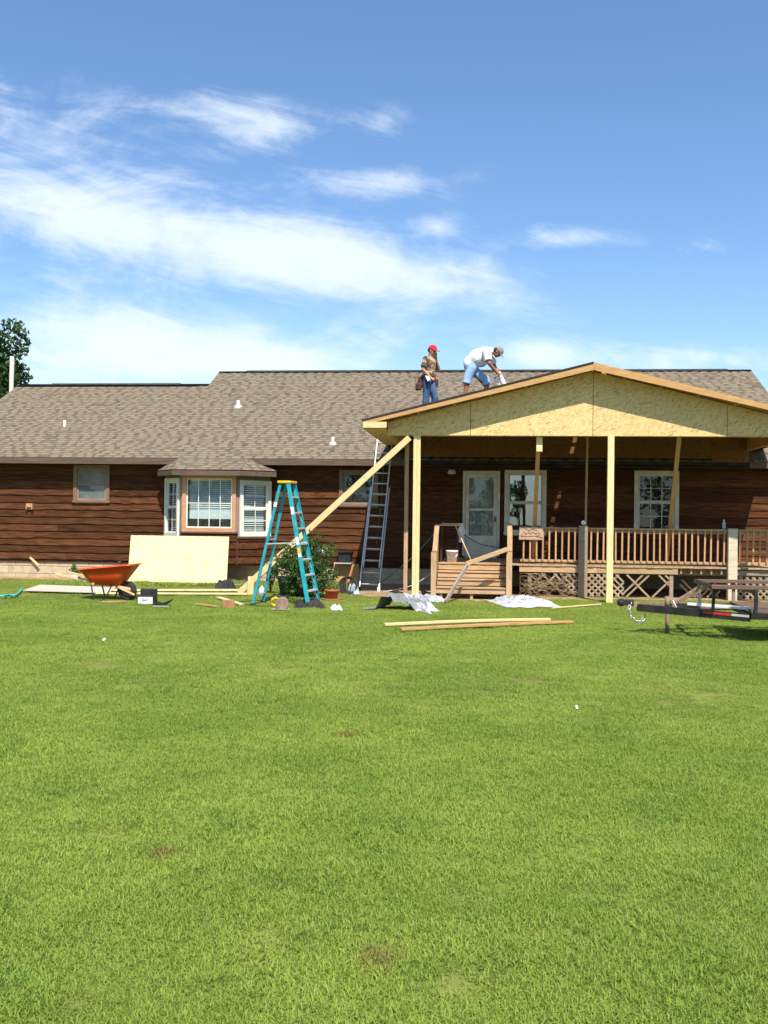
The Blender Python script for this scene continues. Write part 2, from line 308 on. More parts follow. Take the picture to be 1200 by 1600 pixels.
class MB:
    def __init__(s): s.v = []; s.f = []; s.mi = []; s.cur = 0; s.tone = None
    def add(s, vs, fs):
        b = len(s.v); s.v.extend([tuple(p) for p in vs])
        for f in fs: s.f.append(tuple(i+b for i in f)); s.mi.append(s.cur)
        return s
    def box(s, x0, x1, y0, y1, z0, z1, Mx=None):
        vs = [(x, y, z) for z in (z0, z1) for y in (y0, y1) for x in (x0, x1)]
        if Mx: vs = [Mx @ Vector(p) for p in vs]
        return s.add(vs, [(0, 2, 3, 1), (4, 5, 7, 6), (0, 1, 5, 4), (2, 6, 7, 3), (0, 4, 6, 2), (1, 3, 7, 5)])
    def beam(s, p0, p1, w, h, up=(0, 0, 1)):
        p0, p1 = Vector(p0), Vector(p1); d = (p1-p0); L = d.length; d.normalize()
        side = d.cross(Vector(up))
        if side.length < 1e-4: side = d.cross(Vector((0, 1, 0)))
        side.normalize(); u = side.cross(d)
        Mx = Matrix(((d.x, side.x, u.x, p0.x), (d.y, side.y, u.y, p0.y), (d.z, side.z, u.z, p0.z), (0, 0, 0, 1)))
        return s.box(0, L, -w/2, w/2, -h/2, h/2, Mx)
    def prism(s, pts, vec):
        """polygon pts swept along vec"""
        n = len(pts); vec = Vector(vec)
        vs = [Vector(p) for p in pts]+[Vector(p)+vec for p in pts]
        fs = [tuple(range(n))[::-1], tuple(range(n, 2*n))]+[(i, (i+1) % n, n+(i+1) % n, n+i) for i in range(n)]
        return s.add(vs, fs)
    def tube(s, pts, r, n=6, cap=True):
        pts = [Vector(p) for p in pts]; rr = r if isinstance(r, (list, tuple)) else [r]*len(pts)
        base = len(s.v); ref = Vector((0.31, 0.17, 0.93))
        for i, p in enumerate(pts):
            d = (pts[min(i+1, len(pts)-1)]-pts[max(i-1, 0)]).normalized()
            a = d.cross(ref)
            if a.length < 1e-3: a = d.cross(Vector((1, 0, 0)))
            a.normalize(); b = d.cross(a)
            for k in range(n):
                t = 2*math.pi*k/n; s.v.append(tuple(p+(a*math.cos(t)+b*math.sin(t))*rr[i]))
        for i in range(len(pts)-1):
            for k in range(n):
                k2 = (k+1) % n; s.f.append((base+i*n+k, base+i*n+k2, base+(i+1)*n+k2, base+(i+1)*n+k)); s.mi.append(s.cur)
        if cap:
            s.f.append(tuple(base+k for k in range(n))[::-1]); s.mi.append(s.cur)
            e = base+(len(pts)-1)*n; s.f.append(tuple(e+k for k in range(n))); s.mi.append(s.cur)
        return s
    def lathe(s, prof, n=20, Mx=None, close=False):
        base = len(s.v)
        for (r, z) in prof:
            for k in range(n):
                t = 2*math.pi*k/n; p = Vector((r*math.cos(t), r*math.sin(t), z)); s.v.append(tuple(Mx @ p if Mx else p))
        m = len(prof)
        for i in range(m-1 if not close else m):
            j = (i+1) % m
            for k in range(n):
                k2 = (k+1) % n; s.f.append((base+i*n+k, base+i*n+k2, base+j*n+k2, base+j*n+k)); s.mi.append(s.cur)
        return s
    def ball(s, c, r, n=10, Mx=None):
        c = Vector(c); r = Vector(r) if not isinstance(r, (int, float)) else Vector((r, r, r))
        prof = []
        base = len(s.v); rings = n//2+1
        for i in range(1, rings):
            ph = math.pi*i/rings
            for k in range(n):
                t = 2*math.pi*k/n; q = Vector((r.x*math.sin(ph)*math.cos(t), r.y*math.sin(ph)*math.sin(t), r.z*math.cos(ph)))
                if Mx: q = Mx @ q
                s.v.append(tuple(c+q))
        top, bot = Vector((0, 0, r.z)), Vector((0, 0, -r.z))
        if Mx: top, bot = Mx @ top, Mx @ bot
        s.v.append(tuple(c+top)); s.v.append(tuple(c+bot)); ti = len(s.v)-2
        for i in range(rings-2):
            for k in range(n):
                k2 = (k+1) % n; s.f.append((base+i*n+k, base+(i+1)*n+k, base+(i+1)*n+k2, base+i*n+k2)); s.mi.append(s.cur)
        for k in range(n):
            k2 = (k+1) % n
            s.f.append((ti, base+k, base+k2)); s.mi.append(s.cur)
            e = base+(rings-2)*n; s.f.append((ti+1, e+k2, e+k)); s.mi.append(s.cur)
        return s
    def mesh(s, name):
        me = bpy.data.meshes.new(name); me.from_pydata(s.v, [], s.f); me.update(); return me
    def build(s, name, m, parent=None, smooth=False, bevel=0.0, solid=False):
        if parent is None:                       # a thing of its own: origin at its base
            a = np.array(s.v); c = (a.min(0)+a.max(0))/2; c[2] = a[:, 2].min(); s.v = [tuple(p) for p in (a-c)]
        me = s.mesh(name)
        for x in (m if isinstance(m, (list, tuple)) else [m]): me.materials.append(x)
        if any(s.mi): me.polygons.foreach_set('material_index', s.mi)
        if smooth: me.polygons.foreach_set('use_smooth', [True]*len(me.polygons))
        o = bpy.data.objects.new(name, me); COL.objects.link(o)
        if parent is None: o.location = c
        adopt(o, parent)
        if bevel:
            bv = o.modifiers.new('bevel', 'BEVEL'); bv.width = bevel; bv.segments = 2; bv.limit_method = 'ANGLE'
        return o

def beam_matrix(p0, p1, up=(0, 0, 1)):
    p0, p1 = Vector(p0), Vector(p1); d = (p1-p0); L = d.length; d = d.normalized()
    side = d.cross(Vector(up))
    if side.length < 1e-4: side = d.cross(Vector((0, 1, 0)))
    side.normalize(); u = side.cross(d)
    return Matrix(((d.x, side.x, u.x, p0.x), (d.y, side.y, u.y, p0.y), (d.z, side.z, u.z, p0.z), (0, 0, 0, 1))), L
def board(name, p0, p1, w, h, m, parent=None, up=(0, 0, 1), bevel=0.004, warp=0.0):
    """a sawn board: its own mesh with the grain along local X"""
    Mx, L = beam_matrix(p0, p1, up)
    me = bpy.data.meshes.new(name); bm = bmesh.new()
    N = 8 if warp else 1
    rows = []
    for i in range(N+1):
        t = i/N; off = warp*math.sin(math.pi*t)
        rows.append([bm.verts.new((L*t, sy*w/2, sz*h/2+off)) for sy, sz in ((-1, -1), (1, -1), (1, 1), (-1, 1))])
    for i in range(N):
        for k in range(4): bm.faces.new((rows[i][k], rows[i][(k+1) % 4], rows[i+1][(k+1) % 4], rows[i+1][k]))
    bm.faces.new(rows[0][::-1]); bm.faces.new(rows[-1])
    bmesh.ops.recalc_face_normals(bm, faces=bm.faces)
    if bevel: bmesh.ops.bevel(bm, geom=[e for e in bm.edges if len(e.link_faces) == 2 and e.calc_face_angle(0) > 1], offset=min(bevel, w*0.2, h*0.2), segments=1, affect='EDGES')
    bm.to_mesh(me); bm.free(); me.materials.append(m)
    o = bpy.data.objects.new(name, me); COL.objects.link(o)
    adopt(o, parent); o.matrix_basis = Mx
    return o
def piece(name, me, Mx, parent):
    o = bpy.data.objects.new(name, me); COL.objects.link(o); adopt(o, parent); o.matrix_basis = Mx; return o
T = Matrix.Translation
def RZ(a): return Matrix.Rotation(a, 4, 'Z')
def RX(a): return Matrix.Rotation(a, 4, 'X')
def RY(a): return Matrix.Rotation(a, 4, 'Y')
def SCL(x, y, z): return Matrix.Diagonal((x, y, z, 1))

# ================================================================== GROUND
def jag(a, b, n, amp, seed):
    """points from a to b with a ragged sideways wander"""
    a, b = Vector(a), Vector(b); d = (b-a); nrm = Vector((-d.y, d.x)).normalized(); pts = []
    for i in range(n):
        t = i/n; w = amp*(mnoise.noise(Vector((t*9.0, seed*3.7, 0.3)))+0.5*mnoise.noise(Vector((t*31.0, seed*1.9, 4.0))))
        pts.append(a+d*t+nrm*w)
    return pts
g_ = MB()
xs = [-300, -120, -40, -16, -8, 0, 8, 16, 40, 120, 300]; ys = [-300, -100, -30, 0, 6, 12, 18, 24, 40, 120, 500]
g_.add([(x, y, 0) for y in ys for x in xs], [(j*11+i, j*11+i+1, (j+1)*11+i+1, (j+1)*11+i) for j in range(10) for i in range(10)])
props(g_.build('ground', M['lawn']), 'green lawn ground running up to the house', None, None, 'structure')
DIRT = {
 'wall_strip': [(-15, 24.6)]+jag((-15, 23.35), (-5.6, 23.6), 40, .30, 1)+[(-5.5, 24.6)],
 'porch_bed': [(-3.4, 24.6)]+jag((-3.4, 22.6), (-3.0, 20.5), 14, .2, 2)+jag((-3.0, 20.5), (-0.9, 20.15), 16, .16, 3)+jag((-0.9, 19.75), (0.7, 19.85), 12, .10, 4)+jag((0.7, 20.25), (2.7, 20.75), 20, .20, 5)+jag((2.7, 20.95), (7.6, 21.0), 26, .18, 6)+[(7.8, 24.6)],
}
def in_poly(x, y, poly):
    c = False; n = len(poly); j = n-1
    for i in range(n):
        xi, yi = poly[i][0], poly[i][1]; xj, yj = poly[j][0], poly[j][1]
        if (yi > y) != (yj > y) and x < (xj-xi)*(y-yi)/(yj-yi)+xi: c = not c
        j = i
    return c
for k, poly in DIRT.items():
    d_ = MB(); d_.add([(p[0], p[1], 0.004) for p in poly], [tuple(range(len(poly)))])
    props(d_.build('dirt_bed', M['dirt']), {'wall_strip': 'bare dirt strip along the foundation wall', 'porch_bed': 'bare dirt around the steps and under the deck'}[k], None, None, 'structure')

# ------------------------------------------------------------------ grass: small patches of real blades, scattered
def grass_patch(i, n, size, hmin, hmax, width):
    r = np.random.default_rng(100+i)
    x = r.uniform(-size/2, size/2, n); y = r.uniform(-size/2, size/2, n)
    az = r.uniform(0, 2*np.pi, n); h = r.uniform(hmin, hmax, n); lean = r.uniform(0.35, 1.7, n)*h; w = width*r.uniform(0.6, 1.3, n)
    dx, dy = np.cos(az), np.sin(az); sx, sy = -dy, dx
    tw = r.uniform(-0.6, 0.6, n); sx, sy = sx+dx*tw, sy+dy*tw
    hz = np.sqrt(np.maximum(h*h-0.5*lean*lean, (0.35*h)**2))
    V = np.zeros((n, 5, 3))
    V[:, 0] = np.stack([x-sx*w/2, y-sy*w/2, np.zeros(n)], 1); V[:, 1] = np.stack([x+sx*w/2, y+sy*w/2, np.zeros(n)], 1)
    mx, my, mz = x+dx*lean*.32, y+dy*lean*.32, hz*.62
    V[:, 2] = np.stack([mx-sx*w*.42, my-sy*w*.42, mz], 1); V[:, 3] = np.stack([mx+sx*w*.42, my+sy*w*.42, mz], 1)
    V[:, 4] = np.stack([x+dx*lean, y+dy*lean, hz], 1)
    V = V.reshape(-1, 3)
    F = []
    for k in range(n): b = 5*k; F += [(b, b+1, b+3, b+2), (b+2, b+3, b+4)]
    me = bpy.data.meshes.new('grass_patch'); me.from_pydata(V.tolist(), [], F); me.materials.append(M['grass'])
    return bpy.data.objects.new('grass_patch', me)
GCOL = bpy.data.collections.new('grass_patches')
for i in range(7): GCOL.objects.link(grass_patch(i, 520, 0.34, 0.015, 0.034, 0.0040))
def scatter_grass():
    pts, scl = [], []
    st = 0.17
    for Y in np.arange(1.2, 24.4, st):
        half = 0.46*Y+3.0; c = -0.105*Y
        for X in np.arange(c-half, c+half, st):
            if Y > 9 and random.random() < 0.22: continue
            x, y = X+random.uniform(-.1, .1), Y+random.uniform(-.1, .1)
            if Y < 8: pts.append((x+random.uniform(-.15, .15), y+random.uniform(-.15, .15), 0.0)); scl.append(random.uniform(.8, 1.15))
            s = random.uniform(0.75, 1.2)*(1.0+0.22*mnoise.noise(Vector((x*.7, y*.7, 2))))
            dirt = any(in_poly(x, y, p) for p in DIRT.values())
            if dirt:
                if y > 21.5 or random.random() < 0.72: continue
                s *= 0.7
            if y > 21.9 and -8.6 < x < -6 and y < 23.4: s *= 1.0
            pts.append((x, y, 0.0)); scl.append(s)
    for _ in range(150):                                     # rough unmown tufts against the plywood and the wall
        x = random.uniform(-9.4, -5.6); y = random.uniform(21.75, 22.25)+(x+9)*0.28+0.1
        pts.append((x, y, 0)); scl.append(random.uniform(1.3, 3.4))
    for _ in range(60):
        x = random.uniform(-5.4, -3.4); y = random.uniform(22.2, 24.0); pts.append((x, y, 0)); scl.append(random.uniform(1.5, 3.5))
    me = bpy.data.meshes.new('lawn_grass'); me.from_pydata(pts, [], [])
    a = me.attributes.new('size', 'FLOAT', 'POINT'); a.data.foreach_set('value', scl)
    o = bpy.data.objects.new('lawn_grass', me); COL.objects.link(o)
    props(o, 'mown bright green grass covering the whole yard', 'grass', None, 'stuff')
    t = bpy.data.node_groups.new('scatter_grass', 'GeometryNodeTree')
    t.interface.new_socket('Geometry', in_out='INPUT', socket_type='NodeSocketGeometry'); t.interface.new_socket('Geometry', in_out='OUTPUT', socket_type='NodeSocketGeometry')
    N = t.nodes; gi = N.new('NodeGroupInput'); go = N.new('NodeGroupOutput'); ip = N.new('GeometryNodeInstanceOnPoints'); ci = N.new('GeometryNodeCollectionInfo')
    ci.inputs['Collection'].default_value = GCOL; ci.inputs['Separate Children'].default_value = True; ci.inputs['Reset Children'].default_value = True
    rv = N.new('FunctionNodeRandomValue'); rv.data_type = 'FLOAT_VECTOR'
    rv.inputs[0].default_value = (-0.08, -0.08, 0); rv.inputs[1].default_value = (0.08, 0.08, 6.283)
    na = N.new('GeometryNodeInputNamedAttribute'); na.data_type = 'FLOAT'; na.inputs[0].default_value = 'size'
    L = t.links.new
    m2p = N.new('GeometryNodeMeshToPoints')
    L(gi.outputs[0], m2p.inputs[0]); L(m2p.outputs[0], ip.inputs['Points'])
    L(ci.outputs[0], ip.inputs['Instance']); ip.inputs['Pick Instance'].default_value = True
    L(rv.outputs[0], ip.inputs['Rotation']); L(na.outputs[0], ip.inputs['Scale'])
    L(ip.outputs[0], go.inputs[0])
    md = o.modifiers.new('scatter', 'NODES'); md.node_group = t
scatter_grass()

# ================================================================== HOUSE
HX0, HX1, HXM = -14.6, 7.85, -8.5            # left end, right end, where the taller ridge begins
WY, EY, EZ, SLOPE = 24.5, 24.05, 3.12, 0.5
RYL, RYU = 29.2, 30.3                        # ridge lines
def roof_z(y): return EZ+SLOPE*(y-EY)
house = thing('house', 'long single storey brown house with wavy edged wood siding and shingle roof', 'house', (-3.4, 24.5, 0), world=True)

# openings in the front wall: x0, x1, z0, z1 (inside of trim)
OPEN = [(-10.63, -9.84, 2.03, 2.86), (-3.63, -2.82, 2.00, 2.78), (-0.53, 0.26, 0.74, 2.80), (0.53, 1.38, 1.36, 2.80), (3.69, 4.58, 1.44, 2.81), (-8.05, -5.7, 0.62, 2.62)]
def wall_grid(name, m, x0, x1, z0, z1, holes, y):
    xs = sorted({x0, x1, *[h[0] for h in holes], *[h[1] for h in holes]}); zs = sorted({z0, z1, *[h[2] for h in holes], *[h[3] for h in holes]})
    b = MB()
    for i in range(len(xs)-1):
        for j in range(len(zs)-1):
            cx, cz = (xs[i]+xs[i+1])/2, (zs[j]+zs[j+1])/2
            if any(h[0] < cx < h[1] and h[2] < cz < h[3] for h in holes): continue
            b.box(xs[i], xs[i+1], y, y+0.10, zs[j], zs[j+1])
    return b.build(name, m, house)
wall_grid('wall', M['wall_dark'], HX0+.25, HX1-.25, 0.40, 3.10, OPEN, WY)
b = MB()                                                     # the other three sides, floor and gable ends
bk = 36.1
b.box(HX0+.25, HX0+.35, WY+.1, 33.9, 0, 3.1); b.box(HX1-.35, HX1-.25, WY+.1, bk, 0, 3.1)
b.box(HX0+.35, HXM+.1, 33.8, 33.9, 0, 3.1); b.box(HXM, HX1-.35, bk-.1, bk, 0, 3.1); b.box(HXM, HXM+.1, 33.9, bk-.1, 0, 3.1)
b.prism([(HX0+.25, WY, 3.1), (HX0+.25, RYL, roof_z(RYL)-.12), (HX0+.25, 33.9, 3.1)], (.1, 0, 0))
b.prism([(HX1-.35, WY, 3.1), (HX1-.35, RYU, roof_z(RYU)-.12), (HX1-.35, bk, 3.1)], (.1, 0, 0))
b.prism([(HXM+.02, WY, 3.1), (HXM+.02, RYU, roof_z(RYU)-.12), (HXM+.02, bk, 3.1)], (.1, 0, 0))
b.build('side_wall', M['wall_dark'], house)
b = MB(); b.box(HX0+.4, HX1-.4, WY+.12, 33.7, 0.55, 0.62); b.box(HX0+.4, HX1-.4, WY+3.2, WY+3.3, .62, 3.1); b.box(HX0+.4, HX1-.4, WY+.12, 33.7, 3.0, 3.08); b.build('room_interior', M['room'], house)

# siding: every board is its own piece, with the live (wavy) lower edge
def siding_mesh(seed, L, hgt, wav=0.020, n=22):
    r = random.Random(seed); bm_v, bm_f = [], []
    for i in range(n+1):
        x = L*i/n; wv = wav*(mnoise.noise(Vector((x*1.7, seed*5.1, 0)))+0.7*mnoise.noise(Vector((x*5.5, seed*2.3, 3))))
        bm_v += [(x, -0.006, hgt), (x, -0.038, wv), (x, -0.004, wv+.004), (x, -0.023, hgt*.5+wv*.3)]
    for i in range(n):
        a, c = 4*i, 4*i+4
        bm_f += [(a, a+3, c+3, c), (a+3, a+1, c+1, c+3), (a+1, a+2, c+2, c+1)]
    bm_f += [(0, 2, 1, 3), (4*n, 4*n+3, 4*n+1, 4*n+2)]
    me = bpy.data.meshes.new('siding_board'); me.from_pydata(bm_v, [], bm_f); me.materials.append(M['siding']); return me
ROW = 0.185
SM = [siding_mesh(i, 3.0, ROW+.022) for i in range(10)]
def clad(x0, x1, z0, z1, holes, frame=Matrix(), fresh=0):
    """lap boards from z0 to z1; frame places the wall's own x / out / z axes"""
    k = 0; z = z0
    while z < z1-0.02:
        top = min(z+ROW, z1)
        cuts = sorted(h for h in holes if h[2] < top and h[3] > z)
        spans = []; x = x0
        for h in cuts:
            if h[0] > x: spans.append((x, h[0], z, top))
            if h[2] > z+.02: spans.append((h[0], h[1], z, h[2]))
            if h[3] < top-.02: spans.append((h[0], h[1], h[3], top))
            x = max(x, h[1])
        if x < x1: spans.append((x, x1, z, top))
        for (a, c, lo, hi) in spans:
            L = c-a; n = max(1, round(L/random.uniform(3.0, 4.2))); e = [a]+sorted(a+L*(i+random.uniform(-.2, .2))/n for i in range(1, n))+[c]
            for i in range(n):
                l = e[i+1]-e[i]-0.003; hs = (hi-lo+.022)/(ROW+.022)
                me = SM[random.randrange(10)]
                piece('siding_board', me, frame @ T((e[i], 0, lo)) @ SCL(l/3.0, 1, hs), house)
        z += ROW
clad(HX0+.25, HX1-.25, 0.48, 3.04, [(h[0]-.02, h[1]+.02, h[2]-.02, h[3]+.02) for h in OPEN], T((0, WY, 0)))

# foundation of concrete blocks
b = MB(); b.box(HX0+.3, HX1-.3, WY+.05, WY+.24, 0, 0.41); b.build('foundation', M['mortar'], house)
blk = MB(); blk.box(0, 0.388, -0.012, 0.03, 0, 0.186); blkm = blk.mesh('concrete_block'); blkm.materials.append(M['block'])
for r_, z in enumerate((-0.10, 0.10, 0.30)):
    x = HX0+.3-(0.2 if r_ % 2 else 0)
    while x < -1.2:
        h = 0.10 if r_ == 2 else 0.186
        if not (-8.0 < x < -6.4): piece('concrete_block', blkm, T((x, WY+.048, max(z, 0.0))) @ SCL(1, 1, (h if z >= 0 else 0.088)/0.186), house)
        x += 0.40

# roof: slab, individual shingle tabs in courses, fascia, soffit, ridge cap
def slab(bm_, poly, th): bm_.prism([(p[0], p[1], p[2]-th) for p in poly], (0, 0, th))
b = MB()
X0, X1 = HX0, HX1
slab(b, [(X0, EY, EZ-.012), (HXM, EY, EZ-.012), (HXM, RYL, roof_z(RYL)-.012), (X0, RYL, roof_z(RYL)-.012)], .10)
slab(b, [(HXM, EY, EZ-.012), (X1, EY, EZ-.012), (X1, RYU, roof_z(RYU)-.012), (HXM, RYU, roof_z(RYU)-.012)], .10)
slab(b, [(X0, RYL, roof_z(RYL)-.012), (HXM, RYL, roof_z(RYL)-.012), (HXM, 34.35, EZ-.012), (X0, 34.35, EZ-.012)], .10)
slab(b, [(HXM, RYU, roof_z(RYU)-.012), (X1, RYU, roof_z(RYU)-.012), (X1, 36.55, EZ-.012), (HXM, 36.55, EZ-.012)], .10)
roof = b.build('roof', M['rooffelt'], house)
def shingles(name, quadmap, smax, xrange, parent, expo=0.142, wav=0.0):
    """quadmap(x, s, lift) -> point; xrange(s) -> (x0, x1); one mesh of lapped tabs with their own tone"""
    V, F, Tn = [], [], []
    s = 0.0; row = 0
    while s < smax-0.02:
        s1 = min(s+expo, smax); xa, xb = xrange(s); ya, yb = xrange(s1)
        x = xa-random.uniform(0, .25); raised = random.random() < .5; xm0, xm1 = max(xa, ya), min(xb, yb)
        while x < xb:
            raised = not raised; w = random.uniform(0.12, 0.26) if raised else random.uniform(0.06, 0.16)
            p, q = max(x, xa), min(x+w, xb); p2, q2 = max(x, ya), min(x+w, yb)
            x += w
            if q-p < .01 or q2-p2 < -0.2: continue
            if q2 < p2: p2 = q2 = (p2+q2)/2
            lift = 0.012 if raised else 0.006; i = len(V)
            jit = random.uniform(-.006, .006)
            V += [quadmap(p, s+jit, lift), quadmap(q, s+jit, lift), quadmap(q2, s1+.012, 0.002), quadmap(p2, s1+.012, 0.002), quadmap(p, s+jit, -.004), quadmap(q, s+jit, -.004)]
            F += [(i, i+1, i+2, i+3), (i+4, i+5, i+1, i)]
            t = random.uniform(.95, 1.12) if raised else random.uniform(.55, .82)
            if random.random() < .06: t *= .75
            wm = random.uniform(-.04, .04); Tn += [(t*(1+wm), t, t*(1-wm), 1)]*2
        s += expo; row += 1
    me = bpy.data.meshes.new(name); me.from_pydata([tuple(v) for v in V], [], F); me.materials.append(M['shingle'])
    ca = me.color_attributes.new('tone', 'FLOAT_COLOR', 'CORNER'); arr = []
    for t in Tn: arr += list(t)*4
    ca.data.foreach_set('color', arr)
    o = bpy.data.objects.new(name, me); COL.objects.link(o); adopt(o, parent); o['kind'] = 'stuff'; return o
cs_, sn_ = 1/math.hypot(1, SLOPE), SLOPE/math.hypot(1, SLOPE)
def front_map(x, s, l): return (x, EY-.02+s*cs_-l*sn_, EZ+s*sn_+l*cs_-.008)
SL = (RYL-EY)/cs_; SU = (RYU-EY)/cs_
shingles('shingles', front_map, SU, lambda s: (X0 if s < SL-.08 else HXM, X1), roof)
b = MB()                                                     # ridge caps and their dark felt edge
for (xa, xb, ry) in ((X0, HXM, RYL), (HXM, X1, RYU)):
    z = roof_z(ry)
    b.prism([(xa, ry-.16, z-.07), (xa, ry, z+.020), (xa, ry+.16, z-.07), (xa, ry, z-.01)], (xb-xa, 0, 0))
b.build('ridge_cap', M['shingle'], roof)
b = MB()
for (xa, xb, ry) in ((X0+1.1, HXM-.9, RYL), (HXM+.9, X1-.7, RYU)):
    z = roof_z(ry); b.prism([(xa, ry-.13, z-.03), (xa, ry-.10, z+.028), (xa, ry+.10, z+.028), (xa, ry+.13, z-.03)], (xb-xa, 0, 0))
b.build('ridge_vent', M['rooffelt'], roof)
BX = [(-8.32, 24.08), (-7.72, 23.40), (-6.02, 23.40), (-5.26, 24.08)]       # eave of the bay window's little roof
for (xa, xb) in ((X0, -7.80), (-5.95, -2.02), (6.22, X1)):
    b = MB(); b.box(xa, xb, EY-.022, EY+.004, EZ-.165, EZ-.014); b.build('fascia', M['fascia'], house)
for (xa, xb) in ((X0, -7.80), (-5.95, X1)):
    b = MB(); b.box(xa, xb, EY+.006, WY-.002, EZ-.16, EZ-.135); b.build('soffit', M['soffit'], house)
for x in (X0, X1-.03):
    b = MB(); b.prism([(x, EY, EZ-.17), (x, EY, EZ-.02), (x, 29.2 if x < 0 else RYU, roof_z(29.2 if x < 0 else RYU)-.03), (x, 29.2 if x < 0 else RYU, roof_z(29.2 if x < 0 else RYU)-.2)], (.03 if x < 0 else .028, 0, 0)); b.build('rake_board', M['fascia'], house)
# vent pipes
for (px, py, Y, h, r_, fl) in ((101, 664, 26.0, .17, .04, 0), (372, 637, 27.4, .19, .048, 1), (520, 697, 24.9, .19, .04, 1)):
    p = at_y(px, py, Y); z = roof_z(Y); p = at_y(px, py, Y)
    b = MB(); b.lathe([(r_, z-.05), (r_, z+h), (r_*.8, z+h), (r_*.8, z+h-.1)], 14, T((p.x, Y, 0))); v_ = b.build('vent_pipe', M['offwhite'], house, True)
    if fl:
        b = MB(); b.lathe([(r_*2.6, -.004), (r_*2.5, .02), (r_*1.25, .07), (r_*1.02, .07)], 16, T((p.x, Y, z)) @ RX(math.atan(SLOPE))); b.build('flashing', M['alu'], v_, True)

# ------------------------------------------------------------------ windows
def window(x0, z0, w, h, y, trim, sash, tw=0.09, rz=0.0, org=None, panes='double', muntin=None, blind=None, screen=False, glass='glass', stile=0.045, sill=True, label=None):
    """x0, z0: lower left inner corner in the wall's own axes; out is -y"""
    Fm = (T(org) @ RZ(rz)) if org is not None else T((0, y, 0))
    def bx(b, *a): b.box(*a, Mx=Fm)
    b = MB(); o_ = -0.052
    bx(b, x0-tw, x0, o_, .03, z0-tw, z0+h+tw); bx(b, x0+w, x0+w+tw, o_, .03, z0-tw, z0+h+tw)
    bx(b, x0, x0+w, o_+.003, .03, z0+h, z0+h+tw); bx(b, x0, x0+w, o_+.003, .03, z0-tw, z0)
    wn = b.build('window', trim, house)
    if label: wn['label'] = label
    if sill:
        b = MB(); bx(b, x0-tw-.02, x0+w+tw+.02, o_-.03, o_-.001, z0-tw*.45-.02, z0-tw*.45+.02); b.build('sill', trim, wn)
    s = stile
    halves = [(z0, z0+h/2, .0), (z0+h/2, z0+h, .0)] if panes == 'double' else [(z0, z0+h, 0)]
    for i, (a, c, dy) in enumerate(halves):
        yo = -.02+(.022 if i == 1 else 0)
        b = MB(); bx(b, x0, x0+s, yo, yo+.03, a, c); bx(b, x0+w-s, x0+w, yo, yo+.03, a, c); bx(b, x0+s, x0+w-s, yo, yo+.03, a, a+s); bx(b, x0+s, x0+w-s, yo, yo+.03, c-s*.8, c)
        b.build('sash', sash, wn)
        b = MB(); bx(b, x0+s, x0+w-s, yo+.012, yo+.016, a+s, c-s*.8); b.build('pane', M[glass], wn)
        if muntin:
            nc, nr = muntin
            for k in range(1, nc):
                xx = x0+s+(w-2*s)*k/nc; b = MB(); bx(b, xx-.009, xx+.009, yo+.002, yo+.010, a+s, c-s*.8); b.build('muntin', sash, wn)
            for k in range(1, nr):
                zz = a+s+(c-a-1.8*s)*k/nr; b = MB(); bx(b, x0+s, x0+w-s, yo+.0025, yo+.0105, zz-.008, zz+.008); b.build('muntin', sash, wn)
    if screen:
        b = MB(); bx(b, x0+.02, x0+w-.02, .012, .016, z0+.02, z0+h-.02); b.build('insect_screen', M['screen'], wn)
    if blind:
        lo, gap, ang, dense = blind; sm = MB(); sm.box(-(w-.1)/2, (w-.1)/2, -.024, .024, -.0015, .0015); me = sm.mesh('slat'); me.materials.append(M['blind'])
        zz = z0+h-.06
        b = MB(); bx(b, x0+.04, x0+w-.04, .07, .12, z0+h-.05, z0+h); b.build('blind_head', M['blind'], wn)
        while zz > z0+lo:
            g2 = gap if zz > z0+lo+dense else gap*.45
            piece('slat', me, Fm @ T((x0+w/2, .10, zz)) @ RX(ang if zz > z0+lo+dense else ang*1.6), wn); zz -= g2
        b = MB(); bx(b, x0+.05, x0+w-.05, .085, .115, zz-.02, zz+.015); b.build('blind_rail', M['blind'], wn)
    return wn
window(-10.63, 2.03, .79, .83, WY, M['browntrim'], M['taupe'], screen=True, label='small brown trimmed window with grey screen')
window(-3.63, 2.00, .81, .78, WY, M['browntrim'], M['taupe'], screen=False, glass='glass', label='dark brown trimmed window behind the ladder')
window(0.53, 1.36, .85, 1.44, WY, M['offwhite'], M['offwhite'], glass='glass_mirror', label='white porch window reflecting sky and a tree')
window(3.69, 1.44, .89, 1.37, WY, M['offwhite'], M['offwhite'], muntin=(3, 2), label='white porch window with small grid panes')
# storm door
b = MB(); tw = .065
b.box(-.53-tw, -.53, WY-.05, WY+.03, .74, 2.80+tw); b.box(.26, .26+tw, WY-.05, WY+.03, .74, 2.80+tw); b.box(-.53, .26, WY-.047, WY+.03, 2.80, 2.80+tw); b.box(-.53, .26, WY-.09, WY+.03, .70, .745)
door = b.build('door', M['offwhite'], house); door['label'] = 'off white storm door with two glass panes'
b = MB(); yo = WY-.035; s = .085
b.box(-.525, -.525+s, yo, yo+.03, .75, 2.795); b.box(.255-s, .255, yo, yo+.03, .75, 2.795)
for (a, c) in ((2.70, 2.795), (1.87, 1.93), (1.18, 1.25)): b.box(-.525+s, .255-s, yo+.001, yo+.03, a, c)
b.box(-.525+s, .255-s, yo+.006, yo+.02, .75, 1.18); b.build('door_leaf', M['offwhite'], door)
b = MB()
for (x, z, w2, h2) in ((-.41, .80, .55, .34),):
    b.box(x, x+w2, yo+.002, yo+.005, z, z+.015); b.box(x, x+w2, yo+.002, yo+.005, z+h2-.015, z+h2); b.box(x, x+.015, yo+.002, yo+.0045, z+.015, z+h2-.015); b.box(x+w2-.015, x+w2, yo+.002, yo+.0045, z+.015, z+h2-.015)
b.build('panel_moulding', M['offwhite'], door)
